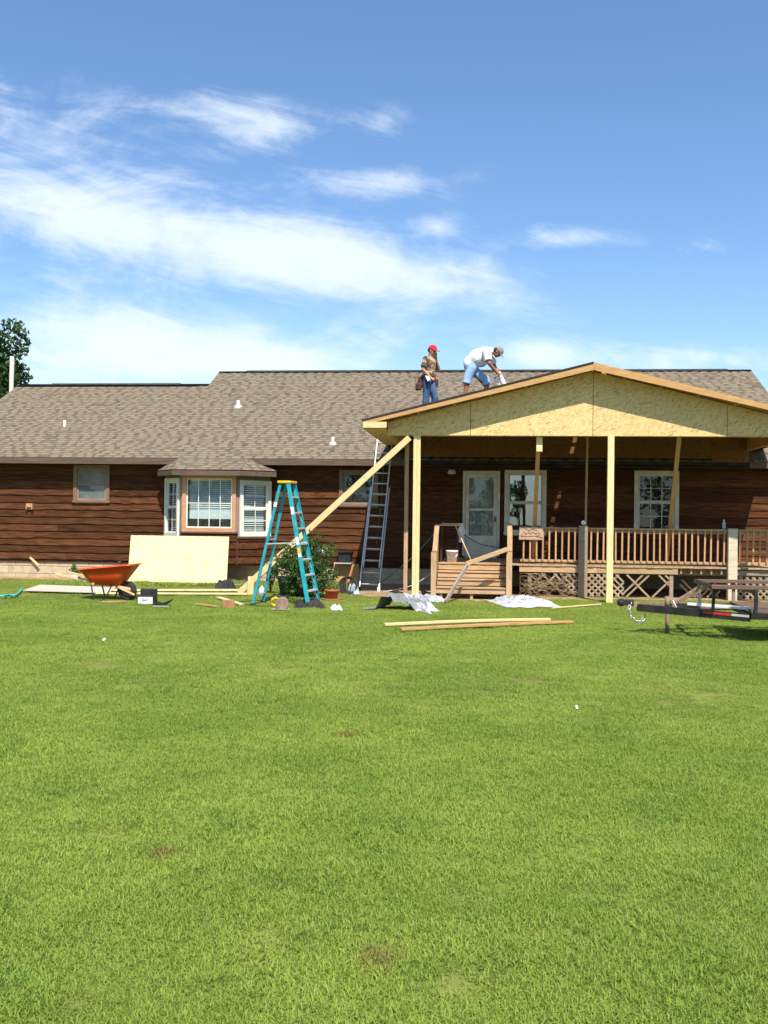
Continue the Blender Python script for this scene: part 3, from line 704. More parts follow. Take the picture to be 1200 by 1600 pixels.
for (a, c) in ((1.93, 2.70), (1.25, 1.87)):
    b = MB(); b.box(-.525+s, .255-s, yo+.014, yo+.018, a, c); b.build('pane', M['glass'], door)
b = MB(); b.box(-.52, .25, WY+.04, WY+.06, .75, 2.79); b.build('inner_door', M['curtain'], door)
b = MB(); b.box(.195, .225, yo-.035, yo-.001, 1.60, 1.72); b.build('handle', M['black'], door)
# porch light, wooden socket block, wall box
p = at_y(706, 738, WY-.08); b = MB(); b.lathe([(.0, .06), (.07, .06), (.105, .0), (.09, -.045), (.0, -.055)], 16, T((p.x, WY-.12, p.z))); b.box(p.x-.05, p.x+.05, WY-.06, WY-.02, p.z-.04, p.z+.05); b.build('porch_light', M['offwhite'], house, False)
p = at_y(47, 791, WY-.05); b = MB(); b.box(p.x-.085, p.x+.085, WY-.11, WY-.03, p.z-.02, p.z+.075); b.box(p.x-.085, p.x-.06, WY-.12, WY-.03, p.z-.08, p.z-.0205); b.box(p.x+.06, p.x+.085, WY-.12, WY-.03, p.z-.08, p.z-.0205); b.box(p.x-.06, p.x+.06, WY-.06, WY-.031, p.z-.09, p.z-.0205); b.build('wall_socket_block', M['cedar'], house)
p = at_y(187, 880, WY-.05); b = MB(); b.tube([(p.x, WY+.05, p.z-.04), (p.x, WY-.09, p.z-.04), (p.x, WY-.12, p.z-.10)], .016, 8); b.tube([(p.x, WY-.06, p.z-.04), (p.x, WY-.06, p.z+.03)], .010, 8); b.lathe([(.0, 0), (.045, 0), (.045, .012), (0, .012)], 12, T((p.x, WY-.06, p.z+.03))); b.build('garden_tap', M['rust'], house)
p = at_y(83, 871, WY-.03); b = MB(); b.box(p.x-.06, p.x+.06, WY-.01, WY+.04, p.z-.06, p.z+.03); b.tube([(p.x-.02, WY-.015, p.z+.03), (p.x-.03, WY-.03, p.z-.08)], .008, 6); b.build('cable_box', M['black'], house)

# ------------------------------------------------------------------ bay window
FL, FR, BL, BR, BY = -7.60, -6.15, -8.27, -5.47, 23.75
facets = [((BL, WY), (FL, BY)), ((FL, BY), (FR, BY)), ((FR, BY), (BR, WY))]
spec = [(0.16, 0.66, 1.22, 1.30), (0.14, 1.17, 1.36, 1.23), (0.13, 0.76, 1.24, 1.24)]
for k, ((ax, ay), (cx, cy)) in enumerate(facets):
    L = math.hypot(cx-ax, cy-ay); rz = math.atan2(cy-ay, cx-ax); org = (ax, ay, 0); Fm = T(org) @ RZ(rz)
    x0, w, z0, h = spec[k]; b = MB()
    b.box(0, L, 0, .08, .46, z0, Mx=Fm); b.box(0, L, 0, .08, z0+h, 2.86, Mx=Fm); b.box(0, x0, 0, .08, z0, z0+h, Mx=Fm); b.box(x0+w, L, 0, .08, z0, z0+h, Mx=Fm)
    b.build('bay_wall', M['taupe'], house)
    clad(0.0, L, 0.48, z0-.12, [], Fm)
    b = MB(); b.box(-.02, L+.02, -.05, -.0305, z0-.135, z0-.095, Mx=Fm); b.build('bay_ledge', M['fascia'], house)
    if k == 1: window(x0, z0, w, h, 0, M['cedar'], M['white'], tw=.10, org=org, rz=rz, panes='single', muntin=(4, 2), blind=(.26, .05, .75, .22), stile=.03, label='wide front bay window with cedar trim and white blinds', sill=False)
    else: window(x0, z0, w, h, 0, M['white'], M['white'], tw=.085, org=org, rz=rz, muntin=(2, 2), blind=(.10, .055, .75, .0), stile=.04, label=('narrow left bay sash window in white frame' if k == 0 else 'right bay sash window in white frame with blinds'), sill=False)
b = MB(); b.prism([(BL, WY, .44), (FL, BY, .44), (FR, BY, .44), (BR, WY, .44)], (0, 0, .03)); b.build('bay_floor', M['fascia'], house)
bz = 2.79
TLp, TRp = (-7.78, EY+.02, EZ+.002), (-5.98, EY+.02, EZ+.002)
A, B_, C_, D_ = [(x, y, bz) for x, y in BX]
b = MB(); dn = Vector((0, 0, -.03))
b.add([A, B_, C_, D_, TLp, TRp, (A[0], A[1]+.3, bz), (D_[0], D_[1]+.3, bz)], [(0, 1, 4), (1, 2, 5, 4), (2, 3, 5)])
b.add([Vector(p)+dn for p in (A, B_, C_, D_, TLp, TRp)], [(0, 4, 1), (1, 4, 5, 2), (2, 5, 3)])
bayroof = b.build('bay_roof', M['rooffelt'], house)
def facet_shingles(p0, p1, q0, q1):
    p0, p1, q0, q1 = map(Vector, (p0, p1, q0, q1)); nrm = (p1-p0).cross(q0-p0)
    if nrm.length < 1e-6: nrm = (p1-p0).cross(q1-p0)
    nrm.normalize(); nrm = nrm if nrm.z > 0 else -nrm
    ex = (p1-p0).normalized(); up = nrm.cross(ex); up = up if up.z > 0 else -up
    L = (p1-p0).length; H = (q0-p0).dot(up); a0, a1 = (q0-p0).dot(ex), (q1-p0).dot(ex)
    shingles('shingles', lambda x, s, l: p0+ex*x+up*s+nrm*(l+.004), H, lambda s: (a0*s/H, L+(a1-L)*s/H), bayroof, expo=.13)
facet_shingles(A, B_, TLp, TLp); facet_shingles(B_, C_, TLp, TRp); facet_shingles(C_, D_, TRp, TRp)
b = MB()
for (p, q) in ((A, B_), (B_, C_), (C_, D_)):
    p, q = Vector(p), Vector(q); b.beam(p+Vector((0, 0, -.075)), q+Vector((0, 0, -.075)), .022, .12)
b.build('fascia', M['fascia'], house)
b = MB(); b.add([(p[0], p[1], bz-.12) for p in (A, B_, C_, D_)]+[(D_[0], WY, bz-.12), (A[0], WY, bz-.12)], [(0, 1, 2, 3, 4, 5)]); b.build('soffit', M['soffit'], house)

# ================================================================== PORCH ADDITION (new gable roof on posts)
RXC, PZ, PSL = 2.10, 4.80, 0.25              # ridge x, height of the roof top, pitch
PYF, PYW = 19.65, 20.05                      # front of the rake, plane of the gable boards
PEL, PER = -2.51, 6.71                       # eave tips
HB = 3.37                                    # underside of the header
def pz(x): return PZ-PSL*abs(x-RXC)
porch = thing('porch_roof', 'unfinished new porch roof with board gable on raw lumber posts', 'porch', (2.1, 20.05, 0), world=True)
def valley(x): return EY+(pz(x)-EZ)/SLOPE    # where the porch roof meets the house roof
seams = [-2.06, -0.35, 2.115, 4.75, 6.26]
for i in range(4):
    a, c = seams[i]+.006, seams[i+1]-.006
    top = [(a, pz(a)-.13)]+([(RXC, pz(RXC)-.13)] if a < RXC < c else [])+[(c, pz(c)-.13)]
    b = MB(); b.prism([(a, PYW-.012, HB), (c, PYW-.012, HB)]+[(x, PYW-.012, z) for x, z in top[::-1]], (0, .012, 0)); b.build('gable_panel', M['osb'], porch)
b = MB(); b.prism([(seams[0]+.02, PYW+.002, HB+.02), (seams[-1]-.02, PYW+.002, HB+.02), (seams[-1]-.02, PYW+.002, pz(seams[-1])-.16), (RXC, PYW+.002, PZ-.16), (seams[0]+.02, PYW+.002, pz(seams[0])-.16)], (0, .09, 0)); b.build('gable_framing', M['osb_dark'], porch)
board('header', (seams[0], PYW+.15, HB+.12), (seams[-1], PYW+.15, HB+.12), .08, .24, M['pine'], porch)
# sheathing in sheets, left slope felted; a slot is still open along the ridge
SLOT0, SLOT = 2.33, 0.085                   # an open joint right of the ridge lets a streak of sun through
for (edges, f0) in (([PEL, -.98, .56, RXC-.012], PYF+.01), ([RXC+.006, SLOT0], PYF+.01), ([SLOT0+SLOT, 3.8, 5.2, PER], PYF+.01)):
    for xa, xb in zip(edges, edges[1:]):
        xb -= .004; b = MB(); th = .018
        pts = [(xa, f0, pz(xa)-.018), (xb, f0, pz(xb)-.018), (xb, valley(xb), pz(xb)-.018), (xa, valley(xa), pz(xa)-.018)]
        b.prism([(p[0], p[1], p[2]-th) for p in pts], (0, 0, th)); b.build('sheathing', M['osb'], porch)
b = MB(); b.prism([(SLOT0-.02, PYF+.012, pz(SLOT0)-.015), (SLOT0+SLOT+.03, PYF+.012, pz(SLOT0+SLOT)-.019), (SLOT0+SLOT+.03, 20.3, pz(SLOT0+SLOT)-.019), (SLOT0-.02, 20.3, pz(SLOT0)-.015)], (0, 0, .012)); b.build('joint_light_stop', M['pine'], porch)  # strip added over the joint's front end to keep sun off the gable
b = MB(); xa, xb = PEL-.03, RXC+.03
b.prism([(xa, PYF-.035, pz(PEL)-.026), (RXC-.02, PYF-.035, PZ-.022), (RXC-.02, valley(RXC), PZ-.022), (xa, valley(PEL), pz(PEL)-.026)], (0, 0, .030)); b.build('roofing_felt', M['rooffelt'], porch)
board('ridge_filler', (RXC, PYF+.012, PZ-.085), (RXC, 23.98, PZ-.085), .038, .09, M['pine_rake'], porch)  # ridge board added to stop light leaking through at the peak
# rake boards, eave blocks, lookouts, rafters
for sgn in (-1, 1):
    xe = -2.02 if sgn < 0 else 6.22; hh = .115 if sgn < 0 else .155
    xr = RXC-.002 if sgn < 0 else RXC+.002
    b = MB(); z_ = lambda x: pz(x)-.04 if sgn < 0 else pz(x)-.012
    xt = PEL if sgn < 0 else PER
    b.prism([(xt, PYF-.03, z_(xt)-hh*.55), (xt, PYF-.03, z_(xt)), (xr, PYF-.03, z_(xr)), (xr, PYF-.03, z_(xr)-hh)] , (0, .038, 0)); b.build('rake_board', M['pine_rake'], porch)
    a, c = (PEL, -2.03) if sgn < 0 else (6.23, PER)
    b = MB(); b.box(a, c, PYF-.045, PYF-.031, pz(PEL)-.165, pz(PEL)-.045); b.build('eave_block', M['pine'], porch)
    xs_ = PEL if sgn < 0 else PER
    board('eave_fascia', (xs_, PYF-.02, pz(PEL)-.11), (xs_, valley(PEL)-.3, pz(PEL)-.11), .03, .13, M['pine_rake'], porch)
    a, c = (PEL+.02, -2.06) if sgn < 0 else (6.26, PER-.02)
    b = MB(); b.box(a, c, PYF+.012, 24.0, pz(PEL)-.185, pz(PEL)-.17); b.build('soffit_panel', M['osb'], porch)
    xh = -1.98 if sgn < 0 else 6.18
    board('side_header', (xh, PYW+.20, HB+.12), (xh, 24.0, HB+.12), .08, .24, M['pine_rake'], porch)
    for k in range(1, 6):
        x = RXC+sgn*(0.62+.72*(k-1)); board('lookout', (x, PYF+.012, pz(x)-.085), (x, PYW-.013, pz(x)-.085), .038, .085, M['pine_rake'], porch)
for k, y in enumerate(np.arange(20.42, 23.9, .42)):
    for sgn in (-1, 1):
        xe = -2.2 if sgn < 0 else 6.4
        board('rafter', (xe, y, pz(xe)-.085), (RXC+sgn*.03, y, PZ-.085-.008), .04, .09, M['pine'], porch)
    w = random.uniform(.05, .09); b = MB(); b.box(SLOT0-.03, SLOT0+SLOT+.04, y-.02, y+w, pz(SLOT0)-.075, pz(SLOT0)-.057); b.box(SLOT0-.03, SLOT0+SLOT+.04, y+.20, y+.20+w*.8, pz(SLOT0)-.075, pz(SLOT0)-.057); b.build('streak_block', M['pine'], porch)  # blocks added across the joint to break the sun streak into dashes
# closing board against the house eave
segs = [-2.0, 0.44, 2.88, 5.32, 6.2]
for i in range(4):
    a, c = segs[i]+.003, segs[i+1]-.003; lo = 3.18 if i < 3 else 3.09
    pts = [(a, 23.985, lo), (c, 23.985, lo), (c, 23.985, pz(c)-.14)]+([(RXC, 23.985, PZ-.14)] if a < RXC < c else [])+[(a, 23.985, pz(a)-.14)]
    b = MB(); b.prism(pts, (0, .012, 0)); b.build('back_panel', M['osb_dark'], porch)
# posts
def post(name, x0, x1, y0, y1, z0, z1, m, parent, n=1):
    w = (x1-x0)/n
    for i in range(n):
        xx = x0+w*(i+.5); board(name, (xx, (y0+y1)/2+(.02*i), z0), (xx, (y0+y1)/2+(.02*i), z1-.003*i), y1-y0, w-.002, m, parent, up=(1, 0, 0), bevel=.004)
post('post', -1.51, -1.365, 19.99, 20.08, 0, HB-.002, M['pine'], porch, 2)
post('post', 2.41, 2.54, 19.98, 20.08, 0, HB-.002, M['pine'], porch)
post('post', 5.84, 5.98, 19.99, 20.08, 0, HB-.002, M['pine'], porch, 2)
post('back_post', -1.80, -1.71, 21.36, 21.40, 0, HB+.02, M['treated'], porch)
p = at_y(843, 690, 20.16); b = MB(); b.box(p.x-.06, p.x+.06, PYW+.112, PYW+.15, 3.06, HB+.10); b.build('cleat', M['pine'], porch)
b = MB(); b.box(p.x-.06, p.x+.06, PYW+.20, PYW+.238, 3.06, HB+.10); b.build('cleat', M['pine'], porch)

# ================================================================== BRACES
def prop(name, p0, p1, w, h, m, label, cat, up=(0, 0, 1), group=None, warp=0.0):
    return props(board(name, p0, p1, w, h, m, None, up, warp=warp), label, cat, group)
g0 = at_z(373, 929); tp = at_y(640, 684, 19.955)
prop('brace_board', (g0.x, g0.y, .03), (tp.x, 19.93, tp.z), .038, .125, M['pine'], 'long diagonal lumber brace from the lawn to the porch corner post', 'brace', up=(0, 1, 0) if False else (0, 0, 1))
for a, c, y in ((386, 394, 903),):
    g1 = at_z(391, 930); t1 = at_y(394, 903, g1.y)
    prop('stake', (g1.x, g1.y, -.05), (t1.x-.02, g1.y, t1.z+.03), .04, .13, M['pine'], 'short wooden stake holding the foot of the diagonal brace', 'stake', up=(1, 0, 0))
t1 = at_y(841, 704, 20.30); b1 = at_y(836, 823, 21.62)
prop('brace_stick', (t1.x, 20.35, 3.10), (b1.x-.01, 22.1, .712), .04, .085, M['pine_rake'], 'thin temporary lumber prop in front of the mirrored porch window', 'brace', up=(1, 0, 0), group='temporary porch props')
t1 = at_y(1062, 684, 20.3); b1 = at_y(1040, 886, 22.0)
prop('brace_stick', (t1.x, 20.32, HB+.05), (b1.x+.02, 22.05, .712), .04, .085, M['pine_rake'], 'leaning lumber prop in front of the grid porch window', 'brace', up=(1, 0, 0), group='temporary porch props')
t1 = at_y(918, 690, 22.6)
prop('brace_stick', (t1.x, 22.6, 3.8), (t1.x-.03, 22.6, .712), .04, .05, M['treated'], 'upright thin lumber prop standing behind the grey deck post', 'brace', up=(1, 0, 0), group='temporary porch props')

# ================================================================== DECK
DY, DZ = 21.40, 0.70
deck = thing('porch_deck', 'weathered wooden porch deck with baluster railing and lattice skirt', 'deck', (3.2, 22.9, 0), world=True)
db = MB(); db.box(0, .133, 0, 1, -.035, 0); dbm = db.mesh('deck_board'); dbm.materials.append(M['treated'])
x = -1.02; k = 0
while x < 7.6:
    y0 = DY-.03+random.uniform(-.006, .006); piece('deck_board', dbm, T((x, y0, DZ-random.uniform(0, .004))) @ SCL(1, WY-.05-y0, 1), deck); x += .139
for (a, c, m) in ((.72, 2.38, 'treated'), (2.385, 4.08, 'treated')): board('rim_board', (a, DY+.012, .595), (c, DY+.012, .595), .036, .135, M[m], deck)
board('rim_board', (5.32, DY+.05, .585), (7.6, DY+.05, .585), .036, .11, M['grey_wood_x'], deck)
board('rim_board', (4.09, DY+.30, .58), (5.3, DY+.30, .58), .036, .15, M['grey_wood_x'], deck)
board('rim_board', (-1.03, DY+.012, .595), (-1.03, WY-.06, .595), .036, .14, M['grey_wood_x'], deck)
for x in np.arange(4.15, 5.1, .21): board('joist', (x, DY+.02, .60), (x, WY-.1, .60), .038, .115, M['grey_wood_x'], deck)
for x in np.arange(-.8, 4.0, .42): board('joist', (x, DY+.05, .60), (x, WY-.1, .60), .038, .115, M['grey_wood_x'], deck)
def dpost(x0, x1, z1, m, y=DY-.05): return board('deck_post', ((x0+x1)/2, y+.03, 0), ((x0+x1)/2, y+.03, z1), .14, x1-x0, M[m], deck, up=(1, 0, 0), bevel=.006)
dpost(1.98, 2.17, 1.545, 'grey_wood'); dpost(5.10, 5.29, 1.525, 'pale_sunlit')
for (a, c) in ((.74, 1.975), (2.175, 5.095), (5.295, 7.6)):
    board('top_rail', (a, DY+.03, 1.488), (c, DY+.03, 1.488), .09, .034, M['treated'], deck)
    board('sub_rail', (a, DY+.055, 1.435), (c, DY+.055, 1.435), .03, .07, M['treated'], deck)
    board('bottom_rail', (a, DY+.045, .775), (c, DY+.045, .775), .04, .055, M['treated'], deck)
    n = int((c-a)/.131); bm_ = MB(); bm_.box(-.017, .017, -.017, .017, 0, .70); me = bm_.mesh('baluster'); me.materials.append(M['baluster'])
    for i in range(n):
        xx = a+.07+(c-a-.14)*i/(n-1)
        piece('baluster', me, T((xx+random.uniform(-.006, .006), DY+.005, .775)) @ RY(random.uniform(-.012, .012)), deck)
# lattice skirt
def lattice(xa, xb, z0, z1, y, keep, sides=(1, -1)):
    sm = MB(); sm.box(0, 1, -.004, .004, -.019, .019); me = sm.mesh('lattice_slat'); me.materials.append(M['lattice'])
    for sd_ in sides:
        x = xa-(z1-z0)
        while x < xb:
            p0 = Vector((x, y+(.0045 if sd_ > 0 else -.0045), z0 if sd_ > 0 else z1)); p1 = Vector((x+(z1-z0), p0.y, z1 if sd_ > 0 else z0))
            d = p1-p0; t0 = max(0, (xa-p0.x)/d.x); t1 = min(1, (xb-p0.x)/d.x)
            if t1-t0 > .12 and random.random() < keep:
                q0 = p0+d*t0; Mx, L = beam_matrix(q0, p0+d*t1); piece('lattice_slat', me, Mx @ SCL(L, 1, 1), deck)
            x += .135
lattice(1.0, 1.98, .03, .51, DY+.02, .85); lattice(2.18, 2.95, .03, .51, DY+.02, .97); lattice(2.95, 3.9, .03, .51, DY+.02, .62); lattice(5.3, 7.5, .03, .51, DY+.07, .95); lattice(4.2, 5.05, .03, .4, DY+.4, .5)
for x in (.95, 3.95): board('lattice_stud', (x, DY+.05, 0), (x, DY+.05, .51), .06, .08, M['grey_wood'], deck, up=(1, 0, 0))
board('lattice_stud', (2.09, DY+.06, 0), (2.09, DY+.06, .51), .06, .10, M['grey_wood'], deck, up=(1, 0, 0))

# ------------------------------------------------------------------ steps
steps = thing('entry_steps', 'wooden porch steps with solid boarded sides and sloping handrails', 'steps', (-.3, 20.6, 0), world=True)
SX0, SX1, NS = -1.02, .44, 4
rise, run = (DZ-.10)/NS, .29
for i in range(NS):
    yr = 20.22+run*i; z0 = .10+rise*i
    board('riser', (SX0, yr, z0+rise/2-.012), (SX1, yr, z0+rise/2-.012), .025, rise-.056, M['treated'], steps)
    if i < NS-1: board('tread', (SX0, yr+run/2-.02, z0+rise-.0145), (SX1, yr+run/2-.02, z0+rise-.0145), run+.03, .029, M['treated'], steps)
board('landing_nosing', (SX0, 20.22+run*3+.11, DZ+.002), (SX1, 20.22+run*3+.11, DZ+.002), .27, .03, M['treated'], steps)
b = MB()
for x in (SX0+.1, (SX0+SX1)/2, SX1-.1): b.box(x-.03, x+.03, 20.25, 20.40, 0, .10)
b.build('stringer_foot', M['treated'], steps)
for s, xo in ((-1, SX0-.025), (1, SX1+.03)):
    zt0, zt1 = (.97, 1.50) if s < 0 else (1.00, 1.53)
    y0, y1 = 20.20, 21.36
    board('newel', (xo-.0 if s > 0 else xo-.03, y0-.01, 0), (xo if s > 0 else xo-.03, y0-.01, zt0), .07, .11, M['treated'], steps, up=(1, 0, 0))
    board('newel', (xo+.05*s, y1+.02, 0), (xo+.05*s, y1+.02, zt1-.01), .07, .09, M['treated'], steps, up=(1, 0, 0))
    nb = 8
    for k in range(nb):                                      # upright side boards
        ya, yb = y0+.03+(y1-y0-.06)*k/nb, y0+.03+(y1-y0-.06)*(k+1)/nb-.006
        ta, tb = zt0+(zt1-zt0)*(ya-y0)/(y1-y0), zt0+(zt1-zt0)*(yb-y0)/(y1-y0)
        b = MB(); b.prism([(xo-.01, ya, .03), (xo-.01, yb, .03), (xo-.01, yb, tb-.05), (xo-.01, ya, ta-.05)], (.02, 0, 0)); b.build('side_board', M['treated'], steps)
    board('handrail', (xo+.01*s, y0-.05, zt0+.005), (xo+.03*s, y1+.05, zt1+.02), .10, .04, M['treated'], steps)
# cracked grade board in front of the steps
pa, pb, pc = at_y(793, 858, 20.10), at_y(730, 881, 19.92), at_z(696, 943)
prop('loose_rail', (pb.x-.02, 19.93, pb.z), (pa.x, 20.12, pa.z), .04, .09, M['treated'], 'loose rail board reaching from the right newel across the steps', 'board', group='loose rail boards on the steps')
prop('loose_rail', (pc.x, pc.y, .03), (pb.x, 19.97, pb.z-.03), .04, .085, M['grey_wood_x'], 'grey loose board leaning from the ground up across the steps', 'board', group='loose rail boards on the steps')

# things on and by the deck
sg = thing('hanging_sign', 'small weathered wooden plaque hung on the railing beside the steps', 'sign', (1.03, DY-.05, 1.25), world=True)
p0, p1 = at_y(811, 822, DY-.03), at_y(848, 844, DY-.03)
b = MB(); b.box(p0.x, p1.x, DY-.05, DY-.022, p1.z, p0.z-.012); b.build('plaque', M['sign'], sg, bevel=.008)
b = MB(); yy = DY-.053; w = p1.x-p0.x; h = p0.z-p1.z
def stroke(pts): b.tube([(p0.x+w*u, yy, p1.z+h*v) for u, v in pts], .006, 4)
stroke([(.12, .35), (.2, .6), (.3, .4), (.4, .62), (.5, .4), (.6, .6), (.7, .42), (.82, .58), (.9, .4)]); stroke([(.1, .28), (.35, .24), (.6, .28), (.9, .24)]); stroke([(.25, .78), (.4, .7), (.6, .78), (.75, .7)])
b.build('carving', M['fascia'], sg)
b = MB(); b.beam((p0.x+.03, DY-.02, p0.z-.03), (p0.x+.03, DY+.04, 1.512), .012, .012); b.beam((p1.x-.03, DY-.02, p0.z-.03), (p1.x-.03, DY+.04, 1.512), .012, .012); b.build('hook', M['rust'], sg)
p = at_y(912, 820, DY-.06); q = thing('thermometer', 'round white dial fixed on top of the grey deck post', 'dial', (p.x, DY-.02, 1.545))
b = MB(); b.lathe([(0, -.012), (.052, -.012), (.055, 0), (.05, .012), (0, .012)], 20, T((0, 0, .065)) @ RX(rad(90))); b.build('dial_face', M['white_plastic'], q, True)
b = MB(); b.lathe([(.052, -.0135), (.060, -.012), (.060, .013), (.052, .013)], 20, T((0, 0, .065)) @ RX(rad(90)), close=True); b.build('dial_rim', M['black'], q, True)
b = MB(); b.beam((0, -.0145, .065), (.02, -.0145, .095), .006, .002, up=(0, 1, 0)); b.beam((0, .005, 0), (0, .005, .06), .02, .01, up=(0, 1, 0)); b.build('needle', M['black'], q)
p = at_y(879, 822, DY+.03); q = thing('cap_on_rail', 'dark cap lying on the deck railing left of the grey post', 'cap', (p.x, DY+.03, 1.505))
b = MB(); b.lathe([(.0, .075), (.05, .068), (.082, .035), (.09, 0), (.085, 0), (0, .06)], 16); b.build('crown', M['hair'], q, True)
b = MB(); b.prism([(-.07, -.03, .003), (-.20, -.05, .003), (-.22, .02, .003), (-.19, .07, .003), (-.07, .06, .003)], (0, 0, .006)); b.build('visor', M['hair'], q)
p = at_y(1131, 821, DY+.03); q = thing('water_bottle', 'blue clear water bottle standing on the deck rail by the right deck post', 'bottle', (p.x, DY+.03, 1.505))
b = MB(); b.lathe([(0, 0), (.033, 0), (.034, .06), (.030, .075), (.034, .09), (.033, .14), (.014, .18), (.014, .19)], 14); b.build('bottle_body', M['blue_plastic'], q, True)
b = MB(); b.lathe([(.016, .186), (.016, .205), (0, .205)], 12); b.build('bottle_cap', M['white_plastic'], q, True)
# bucket on the top step
p = at_y(706, 874, 21.45); q = thing('bucket', 'white plastic bucket standing at the top of the steps', 'bucket', (p.x, 21.50, DZ))
b = MB(); b.lathe([(0, .0), (.095, 0), (.125, .235), (.135, .235), (.135, .265), (.122, .265), (.092, .02), (0, .02)], 20); b.build('pail', M['white_plastic'], q, True)
b = MB(); b.tube([(.13*math.cos(t), -.13*math.sin(t)*.8, .24-.15*math.sin(t)) for t in np.linspace(0, math.pi, 12)], .004, 5); b.build('bail', M['chain'], q)
# work stand with board top behind the left handrail
wx = at_y(705, 818, 21.7).x; q = thing('work_stand', 'makeshift work stand with a scrap board top behind the left handrail', 'stand', (wx, 21.8, DZ))
b = MB(); b.box(-.26, .22, -.15, .15, .80, .84); b.build('stand_top', M['treated'], q)
b = MB(); b.box(-.20, .17, -.12, .10, .842, .865); b.build('scrap_board', M['pine_rake'], q)
for (xx, yy, dx) in ((-.2, -.1, -.02), (-.2, .1, -.02), (.15, -.1, .0), (.15, .1, .0)): board('leg', (xx+dx, yy, 0), (xx, yy, .80), .04, .05, M['wall_dark'], q, up=(1, 0, 0))
b = MB(); n = 9
vs = []; fs = []
for j in range(n):
    for i in range(4): vs.append((.16+.045*i+.02*math.sin(j*1.3+i), -.12-.03*math.sin(i*2.0+j*.6), .86-.052*j))
fs = [(j*4+i, j*4+i+1, (j+1)*4+i+1, (j+1)*4+i) for j in range(n-1) for i in range(3)]
b.add(vs, fs); b.add([(x, y+.008, z) for x, y, z in vs], [f[::-1] for f in fs]); b.build('rag', M['paper'], q, True)
p0, p1 = at_y(712, 822, 21.62), at_y(736, 872, 21.30)
q = thing('push_broom', 'long handled broom leaning on the work stand by the steps', 'broom', (p1.x, 21.3, DZ), world=True)
b = MB(); b.tube([(p0.x, 21.62, p0.z), (p1.x, 21.34, DZ+.06)], .014, 8); b.build('broom_handle', M['handle_wood'], q, True)
b = MB(); b.beam((p1.x-.02, 21.33, DZ+.045), (p1.x+.14, 21.36, DZ+.045), .05, .05); b.build('broom_head', M['white_plastic'], q)
# cords
def cord(name, pts, r, m, label, cat, n=24):
    P = [Vector(p) for p in pts]; out = []
    for i in range(len(P)-1):
        p0, p1, p2, p3 = P[max(i-1, 0)], P[i], P[i+1], P[min(i+2, len(P)-1)]
        for k in range(8):
            t = k/8; out.append(0.5*((2*p1)+(p2-p0)*t+(2*p0-5*p1+4*p2-p3)*t*t+(3*p1-p0-3*p2+p3)*t**3))
    out.append(P[-1]); b = MB(); b.tube(out, r, 6); return props(b.build(name, m, None, True), label, cat)
c1, c2, c3 = at_y(722, 833, 22.2), at_y(750, 850, 22.8), at_y(781, 856, 24.3)
cord('power_cord', [(wx+.1, 21.75, 1.52), (c1.x, 22.2, c1.z), (c2.x, 23.0, c2.z), (c3.x, 24.36, c3.z)], .009, M['black'], 'black power cord sagging in front of the storm door', 'cord')
h0, h1, h2, h3, h4 = at_z(556, 923), at_z(585, 920), at_y(628, 885, 21.9), at_y(660, 855, 21.75), at_y(692, 815, 21.7)
cord('garden_hose', [(h0.x-.3, h0.y+.1, .02), (h0.x, h0.y, .02), (h1.x, h1.y, .05), (h2.x, 21.9, h2.z), (h3.x, 21.75, h3.z), (h4.x, 21.7, h4.z)], .011, M['hose'], 'thin green hose rising from the dirt to the porch stand', 'hose')
q0, q1 = at_z(600, 926), at_y(690, 885, 21.6)
cord('grey_cable', [(q0.x, q0.y, .02), ((q0.x+q1.x)/2, 21.6, .18), (q1.x, 21.6, q1.z)], .012, M['alu'], 'pale grey cable slanting up behind the corner post', 'cord')
# dead vines heaped against the lattice
b = MB()
for k in range(75):
    x = random.uniform(.80, 1.75); y = DY-random.uniform(.02, .16); p = Vector((x, y, random.uniform(.01, .3))); d = Vector((random.uniform(-1, 1), random.uniform(-.12, .12), random.uniform(-.3, 1))).normalized(); pts = [p.copy()]
    for _ in range(8):
        d = (d+Vector((random.uniform(-.6, .6), random.uniform(-.12, .12), random.uniform(-.7, .45)))*.6).normalized(); p = p+d*.07
        p.z = min(max(p.z, .01), .50); p.y = min(max(p.y, DY-.22), DY-.01); p.x = min(max(p.x, .74), 1.98); pts.append(p.copy())
    b.tube(pts, random.uniform(.003, .008), 4)
props(b.build('dead_vine', M['vine'], None, True), 'tangle of dry brown vines against the lattice right of the steps', 'vine')

